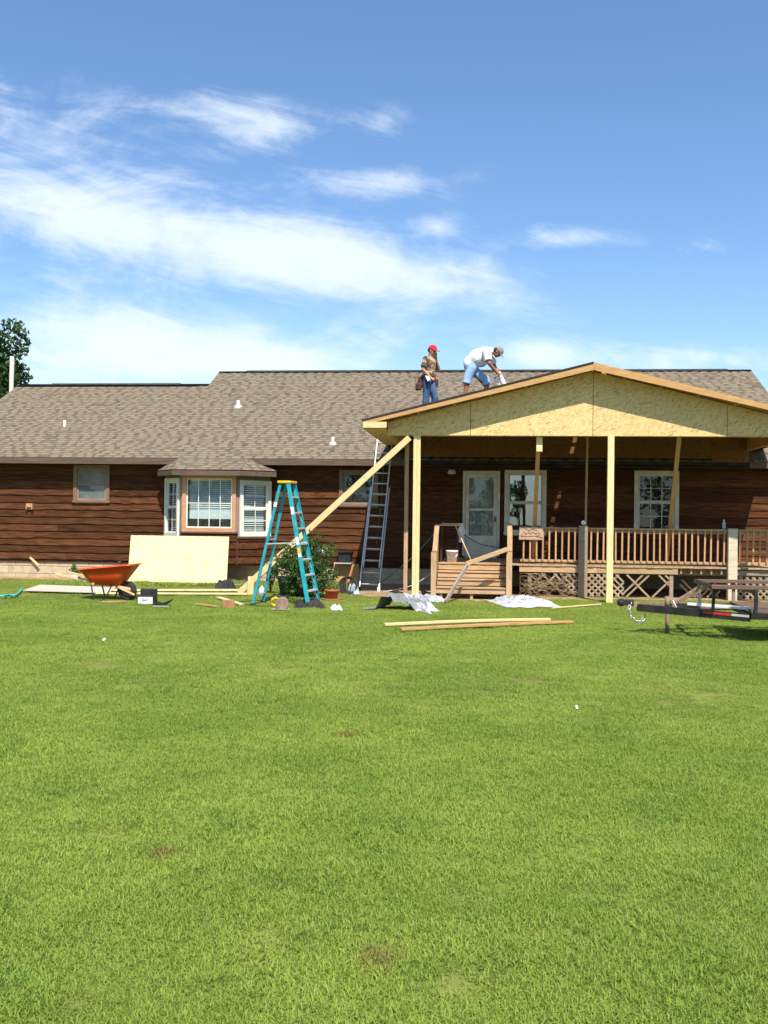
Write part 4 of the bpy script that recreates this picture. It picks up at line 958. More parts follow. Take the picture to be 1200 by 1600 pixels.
# ================================================================== LADDERS
def step_ladder():
    rm, fm = Vector((-3.16, 17.86, 0)), Vector((-4.26, 18.02, 0))
    ax = (rm-fm).normalized(); rz = math.atan2(ax.y, ax.x); mid = (rm+fm)/2
    q = thing('step_ladder', 'tall teal fibreglass step ladder with yellow top standing on the lawn', 'ladder', mid, rz)
    S, Hh = (rm-fm).length/2, 2.30
    def P(t, s, side): # t 0..1 up, side -1/1 front (steps) or rear
        wb, wt = (.315, .165) if side > 0 else (.27, .15)
        return Vector((side*(S*(1-t)+.075*t), s*(wb*(1-t)+wt*t), Hh*t))
    for side in (1, -1):
        for s in (-1, 1):
            a, c = P(0.012, s, side), P(.985, s, side); ww, hh = (.030, .075) if side > 0 else (.026, .05)
            b = MB(); b.beam(a, c, ww*.35, hh, up=(1, 0, 0)); d = (c-a)
            for e in (-1, 1): b.beam(a+Vector((e*hh*.46, -s*ww*.3, 0)), c+Vector((e*hh*.46, -s*ww*.3, 0)), ww*.7, .008, up=(1, 0, 0))
            b.build('front_rail' if side > 0 else 'rear_rail', M['teal'], q)
            b = MB(); b.box(a.x-.045, a.x+.045, a.y-.022, a.y+.022, 0, .045); b.build('foot', M['black'], q)
    for i in range(7):
        t = (i+1)*.3/2.4+.004; a, c = P(t, -1, 1), P(t, 1, 1)
        b = MB(); b.beam(a, c, .085, .028); b.build('step', M['alu'], q)
        if i in (0, 1, 2, 5):
            b = MB()
            for s in (-1, 1):
                e = P(t-.085, s, 1); m_ = a if s < 0 else c; b.beam(m_+Vector((0, -s*.11, 0)), e, .012, .012)
            b.build('step_brace', M['alu'], q)
    for t in (.09, .335, .50, .535):
        b = MB(); b.beam(P(t, -1, -1), P(t, 1, -1), .02, .022); b.build('rear_brace', M['alu'], q)
    for s in (-1, 1):
        b = MB(); b.beam(P(.50, s, -1), P(.515, s, 1), .014, .018); b.build('spreader', M['alu'], q)
    b = MB(); b.box(-.13, .13, -.19, .19, Hh-.02, Hh+.025); b.build('top_cap', M['yellow'], q, bevel=.012)
    for s, t0, t1, m_ in ((-1, .74, .80, 'white_plastic'), (-1, .50, .56, 'white_plastic'), (-1, .43, .475, 'yellow'), (-1, .40, .428, 'white_plastic')):
        a, c = P(t0, s, 1), P(t1, s, 1); o_ = Vector((0, s*.012, 0)); b = MB(); b.beam(a+o_, c+o_, .004, .055, up=(1, 0, 0)); b.build('sticker', M[m_], q)
    b = MB(); a, c = P(.80, -1, -1), P(.835, -1, -1); b.beam(a, c, .034, .056, up=(1, 0, 0)); b.build('sticker', M['white_plastic'], q)
step_ladder()
def extension_ladder():
    f = Vector((-2.62, 21.90, 0)); tz = 3.62; ty = 24.18; tx = at_y(601, 690, 24.2).x+.02
    d = Vector((tx-f.x, ty-f.y, tz)); L = d.length; d.normalize(); side = Vector((1, 0, 0)); side = (side-d*side.dot(d)).normalized(); nrm = side.cross(d)
    q = thing('extension_ladder', 'aluminium extension ladder leaning against the house eave beside the porch', 'ladder', f, world=True)
    for sec, (a, c, w, off) in enumerate(((0, .66*L, .225, 0.0), (.14*L, L, .185, .045))):
        o_ = -nrm*off if nrm.y > 0 else nrm*off
        for s in (-1, 1):
            b = MB(); b.beam(f+o_+side*s*w+d*a, f+o_+side*s*w+d*c, .026, .062, up=nrm); b.build('rail', M['alu'], q)
        k = 0; t = a+.18
        while t < c-.08:
            b = MB(); b.tube([f+o_-side*w+d*t, f+o_+side*w+d*t], .017, 8); b.build('rung', M['alu'], q, True); t += .305
    for s in (-1, 1):
        p = f+side*s*.225; b = MB(); b.box(p.x-.03, p.x+.03, p.y-.06, p.y+.06, 0, .10); b.build('foot', M['white_plastic'] if s > 0 else M['rubber'], q)
        p = f+side*s*.185+d*(L-.02)-nrm*.045; b = MB(); b.ball(p, (.05, .05, .07), 10); b.build('end_mitt', M['offwhite'], q, True)
    b = MB(); b.tube([f+d*(.30*L)+nrm*-.06+side*.05, f+d*(.6*L)+nrm*-.075+side*.05, f+d*(.93*L)+nrm*-.07], .006, 5); b.build('rope', M['hose'], q)
extension_ladder()

# ================================================================== PLYWOOD, LUMBER AND SCRAPS
p0, p1 = at_z(199, 914), at_z(354, 908); yb = 22.6
xl, xr = at_y(199, 906, yb).x, at_y(354, 908, yb).x; yt = 23.55; zt = at_y(280, 838, yt).z; xl2, xr2 = at_y(205, 838, yt).x, at_y(358, 838, yt).x
b = MB(); b.prism([(xl, yb, .0), (xr, yb-.0, .0), (xr2, yt, zt), (xl2, yt, zt)], (0, -.012, .008)); props(b.build('plywood_sheet', M['osb_pale']), 'large pale plywood sheet leaning against the bay window wall', 'plywood')
c = [at_z(36, 927), at_z(62, 918), at_z(182, 922), at_z(170, 931)]
b = MB(); b.prism([(v.x, v.y, .05) for v in c], (0, 0, .014)); props(b.build('plywood_strip', mat('bleached_plywood', (.42, .38, .30), (.55, .50, .40), 2, (1, 8, 8), .9, .3)), 'bleached plywood strip lying flat on grass left of the wheelbarrow', 'plywood')
for (a, e, w, lab) in (((150, 931), (386, 932), .14, 'long pale board lying on the grass behind the toolbox'), ((170, 926), (372, 926), .24, 'wide pale plank lying on the grass before the plywood sheet')):
    A_, B2 = at_z(*a), at_z(*e); prop('plank', (A_.x, A_.y, .055), (B2.x, B2.y, .055), w, .03, M['osb_pale'], lab, 'plank', group='pale planks behind the tool case')
A_, B2 = at_z(600, 981), at_z(893, 973)
prop('lumber_board', (A_.x, A_.y+.05, .045), (B2.x-.35, B2.y+.02, .045), .09, .038, M['pine'], 'long lumber board on the lawn, farther of the two before the steps', 'lumber', group='long lumber boards on the lawn', warp=.015)
A_, B2 = at_z(626, 988), at_z(893, 975)
prop('lumber_board', (A_.x, A_.y, .045), (B2.x, B2.y-.08, .045), .09, .038, M['pine_rake'], 'long lumber board on the lawn, nearer of the two before the steps', 'lumber', group='long lumber boards on the lawn', warp=.012)
A_, B2 = at_z(862, 953), at_z(939, 948)
prop('lath', (A_.x, A_.y, .035), (B2.x, B2.y, .05), .04, .022, M['pine'], 'thin lath lying on the grass right of the white wrapper', 'lath')
A_, B2 = at_z(158, 944), at_z(196, 943); prop('wood_strip', (A_.x, A_.y, .04), (B2.x, B2.y, .04), .05, .02, M['pine_rake'], 'short yellow wood strip on grass below the wheelbarrow', 'lath')
A_, B2 = at_z(341, 937), at_z(378, 948); prop('plank_offcut', (A_.x, A_.y, .045), (B2.x, B2.y, .04), .10, .03, M['pine'], 'pale plank offcut beside the reddish block on the grass', 'offcut', group='wood offcuts lying about')
A_, B2 = at_z(308, 947), at_z(337, 951); prop('plank_offcut', (A_.x, A_.y, .04), (B2.x, B2.y, .04), .07, .022, M['pine_rake'], 'small thin wood offcut left of the reddish block', 'offcut', group='wood offcuts lying about')
A_, B2 = at_z(302, 917), at_z(318, 913); prop('plank_offcut', (A_.x, A_.y, .05), (B2.x, B2.y, .09), .05, .02, M['pine'], 'small light stick in the weeds under the plywood sheet', 'offcut', group='wood offcuts lying about')
A_ = at_z(356, 950); b = MB(); b.box(-.11, .11, -.06, .06, 0, .14, T((A_.x, A_.y+.05, 0)) @ RZ(.25)); props(b.build('wood_block', M['brick'], bevel=.006), 'reddish brown square block standing on the lawn left of the step ladder', 'block')
A_, B2 = at_y(45, 871, 24.4), at_y(58, 884, 24.35); prop('lath_offcut', (A_.x, 24.47, A_.z), (B2.x, 24.44, B2.z), .035, .05, M['pine'], 'short stick leaning on the foundation blocks at far left', 'offcut', group='wood offcuts lying about')
# orange hatch board and black box on the wall
p0, p1 = at_y(521, 881, 24.3), at_y(560, 912, 24.3)
hb_ = thing('hatch_board', 'orange plywood crawl space cover leaning on the foundation behind the bush', 'plywood', ((p0.x+p1.x)/2, 24.35, 0), world=True)
b = MB(); b.prism([(p0.x, 24.28, .01), (p1.x, 24.28, .01), (p1.x, 24.40, p0.z), (p0.x, 24.40, p0.z)], (0, -.015, .002)); b.build('board', M['hatch'], hb_)
b = MB(); b.beam((p0.x-.02, 24.27, .02), (p1.x+.02, 24.27, .02), .06, .03); b.build('batten', M['treated'], hb_)
p0, p1 = at_y(529, 863, 24.2), at_y(548, 879, 24.2)
q = thing('wall_box', 'black plastic box fixed low on the siding above the orange board', 'box', ((p0.x+p1.x)/2, 24.3, p1.z), world=True)
b = MB(); b.box(p0.x, p1.x, 24.10, 24.47, p1.z, p0.z); b.build('housing', M['black'], q, bevel=.012)
b = MB(); b.box(p0.x-.03, p1.x+.03, 24.06, 24.467, p0.z+.001, p0.z+.025); b.build('lid', M['black'], q); b = MB(); b.box(p0.x-.1, p1.x+.02, 24.08, 24.465, p1.z-.03, p1.z-.001); b.build('shelf', M['alu'], q)

# ================================================================== WHEELBARROW
def wheelbarrow():
    g = at_z(196, 939); q = thing('wheelbarrow', 'orange wheelbarrow with wooden handles parked on the lawn by the house', 'wheelbarrow', (g.x, g.y+.1, 0), rad(-3))
    b = MB(); n = 9
    top = [(-.90, -.36, .605), (.20, -.28, .715), (.20, .28, .715), (-.90, .36, .605)]; bot = [(-.66, -.22, .31), (-.12, -.18, .285), (-.12, .18, .285), (-.66, .22, .31)]
    def ring(pts, r, k=5):
        out = []; c = sum((Vector(p) for p in pts), Vector())/4
        for i in range(4):
            p = Vector(pts[i]); a = (Vector(pts[i-1])-p).normalized(); e = (Vector(pts[(i+1) % 4])-p).normalized()
            for j in range(k+1):
                t = j/k; out.append((p+a*r)*(1-t)**2+p*2*t*(1-t)+(p+e*r)*t*t)
        return out
    rings = [ring(top, .16), ring([tuple(Vector(t_)*.5+Vector(b_)*.5) for t_, b_ in zip(top, bot)], .13), ring(bot, .10)]
    lip = [p+(p-sum(rings[0], Vector())/len(rings[0])).normalized()*.03 for p in rings[0]]
    lip2 = [p-Vector((0, 0, .018)) for p in lip]
    inner = [[p+(sum(r_, Vector())/len(r_)-p).normalized()*.012+Vector((0, 0, .006)) for p in r_] for r_ in rings]
    R_ = [lip2, lip]+[rings[0]]+[inner[0], inner[1], inner[2]]; m_ = len(rings[0])
    vs = [p for r_ in R_ for p in r_]; fs = [(i*m_+k, i*m_+(k+1) % m_, (i+1)*m_+(k+1) % m_, (i+1)*m_+k) for i in range(5) for k in range(m_)]+[tuple(5*m_+k for k in range(m_))]
    b.add(vs, fs); vs = [p for r_ in (lip2, rings[0], rings[1], rings[2]) for p in r_]
    b.add(vs, [(i*m_+k, (i+1)*m_+k, (i+1)*m_+(k+1) % m_, i*m_+(k+1) % m_) for i in range(3) for k in range(m_)]+[tuple(3*m_+k for k in range(m_))[::-1]])
    b.build('tray', M['orange'], q, True)
    for s in (-1, 1): board('handle', (-1.36, s*.27, .50), (.10, s*.085, .225), .036, .05, M['handle_wood'], q)
    b = MB(); b.beam((-.60, -.24, .325), (-.60, .24, .325), .05, .03); b.beam((-.2, -.18, .275), (-.2, .18, .275), .05, .03); b.build('cross_piece', M['handle_wood'], q)
    for s in (-1, 1):
        x = -.60; b = MB(); b.tube([(x-.04, s*.225, .33), (x+.02, s*.25, .04), (x+.04, s*.25, .012), (x+.20, s*.24, .012), (x+.25, s*.22, .05), (x+.36, s*.20, .29)], .015, 7); b.build('leg', M['steel_black'], q, True)
    b = MB(); Mx = T((0, 0, .185)) @ RX(rad(90)); b.lathe([(.10, -.035), (.13, -.05), (.165, -.045), (.185, -.02), (.185, .02), (.165, .045), (.13, .05), (.10, .035)], 28, Mx); wh = b.build('wheel', M['rubber'], q, True)
    b = MB(); b.lathe([(0, -.05), (.02, -.05), (.022, -.02), (.09, -.028), (.112, -.036), (.112, .036), (.09, .028), (.022, .02), (.02, .05), (0, .05)], 24, Mx); b.build('rim', M['rust'], wh, True)
    b = MB(); b.tube([(0, -.11, .185), (0, .11, .185)], .012, 8); b.build('axle', M['chain'], q)
    for s in (-1, 1): board('brace', (-.16, s*.12, .27), (.19, s*.10, .12), .02, .035, M['handle_wood'], q)
wheelbarrow()
# tool case
g = at_z(226, 944); q = thing('tool_case', 'open black tool case with white front standing by the wheelbarrow wheel', 'tool case', (g.x, g.y+.1, 0), rad(4))
b = MB(); b.box(-.14, .14, -.10, .16, 0, .13); b.build('case_body', M['white_plastic'], q, bevel=.01); b = MB(); b.box(-.15, .16, .10, .175, .1305, .27); b.box(-.15, .16, -.09, .099, .1305, .16); b.build('lid', M['black'], q, bevel=.008); b = MB(); b.box(-.155, -.142, -.1, .15, .02, .125); b.box(.142, .165, -.1, .15, 0.01, .125); b.build('case_side', M['black'], q); b = MB(); b.tube([(-.05, -.102, .10), (-.05, -.125, .10), (.05, -.125, .10), (.05, -.102, .10)], .007, 6); b.build('handle', M['black'], q)
A_ = at_z(252, 948); b = MB(); b.add([(A_.x-.16, A_.y-.05, .03), (A_.x+.12, A_.y-.07, .03), (A_.x+.16, A_.y+.25, .13), (A_.x-.02, A_.y+.16, .06), (A_.x-.14, A_.y+.14, .09)], [(0, 1, 3), (1, 2, 3), (0, 3, 4), (0, 3, 1), (1, 3, 2), (0, 4, 3)]); props(b.build('felt_scrap', M['rooffelt']), 'crumpled black roofing felt scrap on the lawn beside the tool case', 'scrap')
A_, B2 = at_z(239, 951), at_z(264, 951); prop('metal_strip', (A_.x, A_.y, .045), (B2.x, B2.y, .045), .05, .008, M['alu'], 'short shiny metal strip on the lawn under the felt scrap', 'metal strip')
# circular saw
def circular_saw():
    g = at_z(436, 955); q = thing('circular_saw', 'yellow circular saw lying on the lawn below the step ladder', 'saw', (g.x, g.y+.08, .03), rad(12))
    b = MB(); b.box(-.15, .16, -.08, .09, 0, .006); b.build('shoe', M['alu'], q)
    Mx = T((.04, -.03, .10)) @ RX(rad(90)); b = MB(); b.lathe([(0, -.022), (.105, -.022), (.118, -.012), (.118, .018), (.10, .022), (0, .022)], 26, Mx); b.build('blade_guard', M['rust'], q, True)
    b = MB(); b.lathe([(0, -.028), (.075, -.028), (.08, -.023), (.078, -.0225), (0, -.0225)], 22, Mx); b.build('lower_guard', M['black'], q, True)
    b = MB(); b.lathe([(0, 0), (.05, 0), (.058, .03), (.055, .13), (.035, .15), (0, .15)], 18, T((.02, -.005, .11)) @ RX(rad(-90))); b.build('motor', M['yellow'], q, True)
    b = MB(); b.tube([(-.02, .03, .16), (-.08, .03, .20), (-.14, .03, .17), (-.16, .03, .10), (-.11, .03, .06), (-.03, .03, .08)], [.022, .02, .022, .024, .02, .02], 10); b.build('handle', M['yellow'], q, True)
    b = MB(); b.tube([(.05, .03, .19), (.10, .03, .215), (.13, .03, .19)], .014, 8); b.build('front_knob', M['black'], q, True)
circular_saw()
A_ = at_z(425, 951); cord('power_cord', [(A_.x+.1, A_.y+.15, .05), (A_.x-.15, A_.y, .045), (A_.x-.5, A_.y+.1, .05), (A_.x-.75, A_.y+.7, .05), (A_.x-.3, A_.y+1.3, .05)], .007, M['black'], 'black saw cord curling over the grass under the step ladder', 'cord')

# ================================================================== WRAPPERS AND TARPS
def crumple(name, px0, px1, py0, py1, h, m, label, cat, seed, rot=0, n=26, parent=None, z0=.02, amp=1.0, smooth=True):
    a, c = at_z(px0, py1), at_z(px1, py1); d = at_z((px0+px1)/2, py0); L = (c-a).length; dep = max(min(.25, L*.8), d.y-(a.y+c.y)/2)
    b = MB(); vs = []
    for j in range(n):
        for i in range(n*2):
            u, v = i/(2*n-1), j/(n-1)
            e = min(1, 4*min(u, 1-u)*1.2)*min(1, 4*min(v, 1-v))
            wob = .12*mnoise.noise(Vector((u*5, v*5, seed)))
            X = (u-.5+wob*.25)*L; Yv = (v-.5+.5*mnoise.noise(Vector((u*4, v*2, seed+5)))*.5)*dep
            f = .55*(1-abs(mnoise.noise(Vector((u*7*amp+v, v*4*amp, seed*1.7))))*2.6)+.22*(1-2*abs(mnoise.noise(Vector((u*11*amp, v*8*amp+u*3, seed*2.7)))))+.05*mnoise.noise(Vector((u*31, v*21, seed)))
            vs.append((X, Yv, z0+min(1, e*1.3)*h*max(.10, min(1.2, .30+f))))
    w = 2*n; b.add(vs, [(j*w+i, j*w+i+1, (j+1)*w+i+1, (j+1)*w+i) for j in range(n-1) for i in range(w-1)])
    ctr = (a+c)/2; Mx = T((ctr.x, ctr.y+dep/2, 0)) @ RZ(math.atan2(c.y-a.y, c.x-a.x)+rot)
    b.v = [tuple(Mx @ Vector(p)) for p in b.v]
    return props(b.build(name, m, None, smooth), label, cat, {'plastic_wrapper': 'white wrappers on the ground', 'paper_scrap': 'paper scraps on the lawn', 'felt_heap': 'felt heaps'}.get(name))
crumple('plastic_wrapper', 772, 863, 938, 950, .11, M['paper'], 'crumpled white printed plastic wrapper on the ground right of the steps', 'wrapper', 3)
crumple('plastic_wrapper', 626, 664, 938, 958, .16, M['paper'], 'heap of white plastic wrapping beside the grey tarp', 'wrapper', 8)
crumple('plastic_wrapper', 655, 686, 932, 942, .07, M['paper'], 'flat white plastic wrap trailing to the foot of the steps', 'wrapper', 12)
def tarp_fold():
    a, e = at_z(578, 954), at_z(640, 953); b = MB(); n = 14
    prof = [(-.48, .03), (-.34, .03), (-.24, .05), (-.20, .14), (-.14, .27), (-.02, .31), (.03, .28), (.08, .17), (.18, .19), (.30, .21), (.38, .15), (.46, .05)]
    vs = []
    for j in range(n):
        v = j/(n-1)
        for i, (x, z) in enumerate(prof):
            vs.append((x+.18*v+.05*mnoise.noise(Vector((i*.6, v*3, 1))), v*.75+.04*mnoise.noise(Vector((i, v*4, 7))), max(.02, z*(1-.35*abs(v-.35))*1.0+.05*mnoise.noise(Vector((i*.9, v*5, 3))))))
    w = len(prof); F_ = [(j*w+i, j*w+i+1, (j+1)*w+i+1, (j+1)*w+i) for j in range(n-1) for i in range(w-1)]
    b.add(vs, F_); Mx = T(((a.x+e.x)/2, a.y+.0, 0)); b.v = [tuple(Mx @ Vector(p)) for p in b.v]
    props(b.build('grey_tarp', M['tarp'], None, True), 'folded grey tarp heaped on the lawn before the corner post', 'tarp')
tarp_fold()
for (px, py, lab, sd_) in ((522, 954, 'small crumpled white paper on the lawn right of the step ladder', 21), (160, 1004, 'tiny white paper scrap on the open lawn at left', 22), (901, 1112, 'tiny white paper scrap on the open lawn at right', 23)):
    crumple('paper_scrap', px-9 if sd_ == 21 else px-2, px+9 if sd_ == 21 else px+2, py-3, py+1 if sd_ == 21 else py-1, .08 if sd_ == 21 else .03, M['white_plastic'], lab, 'paper', sd_, n=8)
# turquoise rope
pts = [at_z(px, py) for px, py in ((-12, 936), (4, 938), (14, 934), (22, 937), (30, 930), (34, 925))]
cord('rope', [(p.x, p.y, .06+.02*(i % 2)) for i, p in enumerate(pts)], .022, M['cyan'], 'turquoise rope lying on the grass at the far left', 'rope')

# ================================================================== TRAILER
def trailer():
    j = at_z(1042, 991); q = thing('utility_trailer', 'black utility trailer with rusty tongue jack parked before the deck', 'trailer', (j.x, j.y, 0), rad(-3))
    S = M['steel_black']
    b = MB(); b.beam((-.50, 0, .43), (.9, 0, .43), .07, .07); b.build('tongue', M['rust'], q)
    for s in (-1, 1):
        b = MB(); b.beam((-.42, s*.04, .385), (1.02, s*.72, .34 if s < 0 else .37), .05, .105); b.build('tongue_rail', S, q)
    b = MB(); b.box(-.66, -.48, -.05, .05, .41, .50); b.ball((-.66, 0, .45), (.065, .058, .06), 12); b.build('coupler', M['steel_black'], q, bevel=.008)
    b = MB(); b.tube([(0, -.03, .0), (0, -.03, .42)], .030, 12); b.tube([(0, -.03, .40), (0, -.03, .56)], .040, 12); b.lathe([(.0, 0), (.06, 0), (.06, .02), (0, .02)], 12, T((0, -.03, 0.0))); jk = b.build('jack', M['rust'], q, True)
    b = MB(); b.tube([(0.03, -.06, .50), (.07, -.08, .50), (.13, -.10, .38), (.17, -.10, .38)], .010, 7); b.build('crank', M['chain'], jk, True)
    b = MB(); rng = random.Random(4)                          # chain links
    path = [(-.52, -.05, .46), (-.56, -.08, .36), (-.54, -.09, .27), (-.46, -.09, .19), (-.38, -.08, .17), (-.33, -.06, .24), (-.30, -.04, .34)]
    P_ = [Vector(p) for p in path]; pts = []
    for i in range(len(P_)-1):
        for t in (0, .5): pts.append(P_[i].lerp(P_[i+1], t))
    for i in range(len(pts)-1):
        d = (pts[i+1]-pts[i]); c0 = (pts[i]+pts[i+1])/2; u = d.normalized(); a = u.cross(Vector((0, 1, 0)) if i % 2 else Vector((1, .3, 0))).normalized()
        b.tube([c0+u*.038*math.cos(t)+a*.019*math.sin(t) for t in np.linspace(0, 2*math.pi, 11)], .006, 5, cap=False)
    b.build('safety_chain', M['chain'], q, True)
    X0_, X1_, Wd = 1.02, 4.4, .78
    b = MB()
    for s in (-1, 1): b.beam((X0_, s*Wd, .37), (X1_, s*Wd, .37), .05, .09)
    for x in np.arange(X0_+.03, X1_, .66): b.beam((x, -Wd, .36), (x, Wd, .36), .05, .06)
    b.build('frame', S, q)
    for k, y in enumerate(np.arange(-.68, .7, .195)): board('bed_plank', (X0_, y, .43), (X1_, y, .43), .185, .036, M['trailer_plank'] if k != 1 else M['pale_sunlit'], q)
    for s in (-1, 1):
        for x in (.62 if s > 0 else .62, 1.08, 1.9, 2.9, 3.9):
            if x < 1: continue
            b = MB(); b.beam((x, s*Wd, .33), (x, s*Wd, .74), .045, .045, up=(1, 0, 0)); b.build('stake_post', S if s < 0 else M['rust'], q)
        board('side_rail', (.50, s*(Wd-.08 if s > 0 else Wd-.12), .755), (X1_, s*Wd, .755), .20 if s < 0 else .10, .05, M['trailer_plank'], q)
    b = MB(); b.beam((.50, -Wd+.1, .755), (.50, Wd-.1, .755), .05, .05); b.beam((1.05, -Wd, .70), (1.05, Wd, .70), .04, .05); b.build('front_rail', S, q)
    for s in (-1, 1):
        b = MB(); b.beam((.12, s*.05, .47), (.56, s*.28, .735), .035, .035); b.build('front_strut', M['rust'], q)
        b = MB(); b.beam((.55, s*.55, .40), (.55, s*.66, .735), .04, .04); b.build('stake_post', S, q)
    # reflector tape on the near rail
    a, c = Vector((-.42, -.04, .385)), Vector((1.02, -.72, .34)); d = c-a; o_ = Vector((-.0115, -.0255, .022))
    b = MB(); b.beam(a+d*.60+o_, a+d*.84+o_, .004, .032); b.build('reflector', M['red_tape'], q); b = MB(); b.beam(a+d*.845+o_, a+d*.995+o_, .004, .032); b.build('reflector', M['alu'], q)
    b = MB(); b.beam((.28, -.10, .465), (1.2, -.45, .44), .09, .035); b.build('white_plank', M['white_plastic'], q)
    for s in (-1, 1):
        Mx = T((2.7, s*(Wd+.14), .30)) @ RX(rad(90)); b = MB(); b.lathe([(.17, -.07), (.22, -.09), (.29, -.085), (.305, -.05), (.305, .05), (.29, .085), (.22, .09), (.17, .07)], 28, Mx); wh = b.build('wheel', M['rubber'], q, True)
        b = MB(); b.lathe([(0, -.04), (.06, -.045), (.12, -.03), (.175, -.065), (.18, .065), (.12, .03), (0, .03)], 24, Mx); b.build('rim', M['white_plastic'], wh, True)
        b = MB(); b.tube([(2.7, 0, .30), (2.7, s*(Wd+.1), .30)], .03, 8); b.build('axle', S, q)
        vs = [(2.7+.38*math.cos(t), s*(Wd+.03+k*.22), .32+.38*math.sin(t)) for t in np.linspace(.1, math.pi-.1, 10) for k in (0, 1)]
        b = MB(); b.add(vs, [(2*i, 2*i+1, 2*i+3, 2*i+2) for i in range(9)]); fo = b.build('fender', S, q, True); md = fo.modifiers.new('t', 'SOLIDIFY'); md.thickness = .006
trailer()

# ================================================================== PLANTS
def leaves(clumps, n, size, seed, flat=0.35):
    """many small leaf faces gathered in clumps: (centre, radii)"""
    r = np.random.default_rng(seed); V = []; F = []
    wts = np.array([c[1][0]*c[1][1]*c[1][2] for c in clumps])**.67; wts /= wts.sum()
    idx = r.choice(len(clumps), n, p=wts)
    for k in range(n):
        c, ra = clumps[idx[k]]; d = r.normal(size=3); d /= np.linalg.norm(d)
        p = np.array(c)+d*np.array(ra)*(r.uniform(0.15, 1)**.45)
        a = r.normal(size=3); a /= np.linalg.norm(a); b_ = np.cross(a, d*.6+r.normal(size=3)); b_ /= np.linalg.norm(b_)
        s = size*r.uniform(.6, 1.3); i = len(V)
        V += [tuple(p-a*s*.5), tuple(p+b_*s*.28), tuple(p+a*s*.5), tuple(p-b_*s*.28)]; F.append((i, i+1, i+2, i+3))
    return V, F
def tree(name, label, cat, base, trunk_h, crown_c, crown_r, nleaf, lsize, seed, nclump=38, m='leaf_tree', group=None):
    q = thing(name, label, cat, base, group=group, world=True); rr = random.Random(seed); base = Vector(base); cc = Vector(crown_c)
    b = MB(); tr = max(.06, trunk_h*.045)
    b.tube([base, base.lerp(cc, .4)+Vector((.1, 0, 0)), cc+Vector((0, 0, crown_r[2]*.4))], [tr*1.4, tr, tr*.3], 9)
    clumps = []
    for k in range(nclump):
        d = Vector((rr.gauss(0, 1), rr.gauss(0, 1), rr.gauss(0, .9))).normalized()*rr.uniform(.35, .95)
        c = cc+Vector((d.x*crown_r[0], d.y*crown_r[1], d.z*crown_r[2])); s = rr.uniform(.16, .34)
        clumps.append((tuple(c), tuple(v*s for v in crown_r)))
        if k % 3 == 0: b.tube([base.lerp(cc, rr.uniform(.45, .9)), base.lerp(c, .75)+Vector((0, 0, cc.z*.1)), c], [tr*.4, tr*.25, tr*.08], 5)
    b.build('trunk', M['bark'], q, True)
    V, F = leaves(clumps, nleaf, lsize, seed); b = MB(); b.add(V, F); b.build('crown', M[m], q)
    return q
c = at_y(-52, 575, 42); tree('shade_tree', 'dense green tree rising behind the left end of the roof', 'tree', (c.x, 42, 0), 4, (c.x, 42, c.z-.2), (2.6, 2.6, 3.4), 24000, .24, 5, 60)
tree('yard_tree', 'leafy yard tree standing behind the viewer, mirrored in the porch window', 'tree', (2.15, -22, 0), 2, (2.15, -22, 3.3), (.75, .9, 1.6), 1500, .20, 9, 20)
def far_wood():  # unseen treeline, placed to darken what the house windows mirror
    rr = random.Random(12); cl = []; b = MB()
    for X in np.arange(-75, 75, 2.6):
        if 1.0 < X < 5.6: continue  # gap leaves open sky for the porch window to mirror
        y = -62+rr.uniform(-4, 4); h = rr.uniform(7, 11); b.tube([(X, y, 0), (X, y, h*.7)], [.2, .1], 5)
        for k in range(9): cl.append(((X+rr.uniform(-1.2, 1.2), y+rr.uniform(-1.2, 1.2), h*rr.uniform(.12, .95)), (rr.uniform(.9, 1.5), 1.3, rr.uniform(.9, 1.5))))
    V, F = leaves(cl, 26000, .55, 77); b.cur = 1; b.add(V, F)
    props(b.build('far_wood', [M['bark'], M['leaf_tree']]), 'unseen line of trees behind the viewer, darkening the window reflections', 'wood', None, 'stuff')
far_wood()
c = at_y(18, 557, 39); q = thing('utility_pole', 'bleached utility pole standing behind the left end of the roof', 'pole', (c.x, 39, 0))
b = MB(); b.tube([(0, 0, 0), (.02, 0, c.z)], [.13, .085], 10); b.build('shaft', M['pole'], q, True)
b = MB(); b.tube([(.11, -.05, c.z-1.6), (.14, -.05, c.z-.1)], .02, 6); b.build('conduit', M['pole'], q)
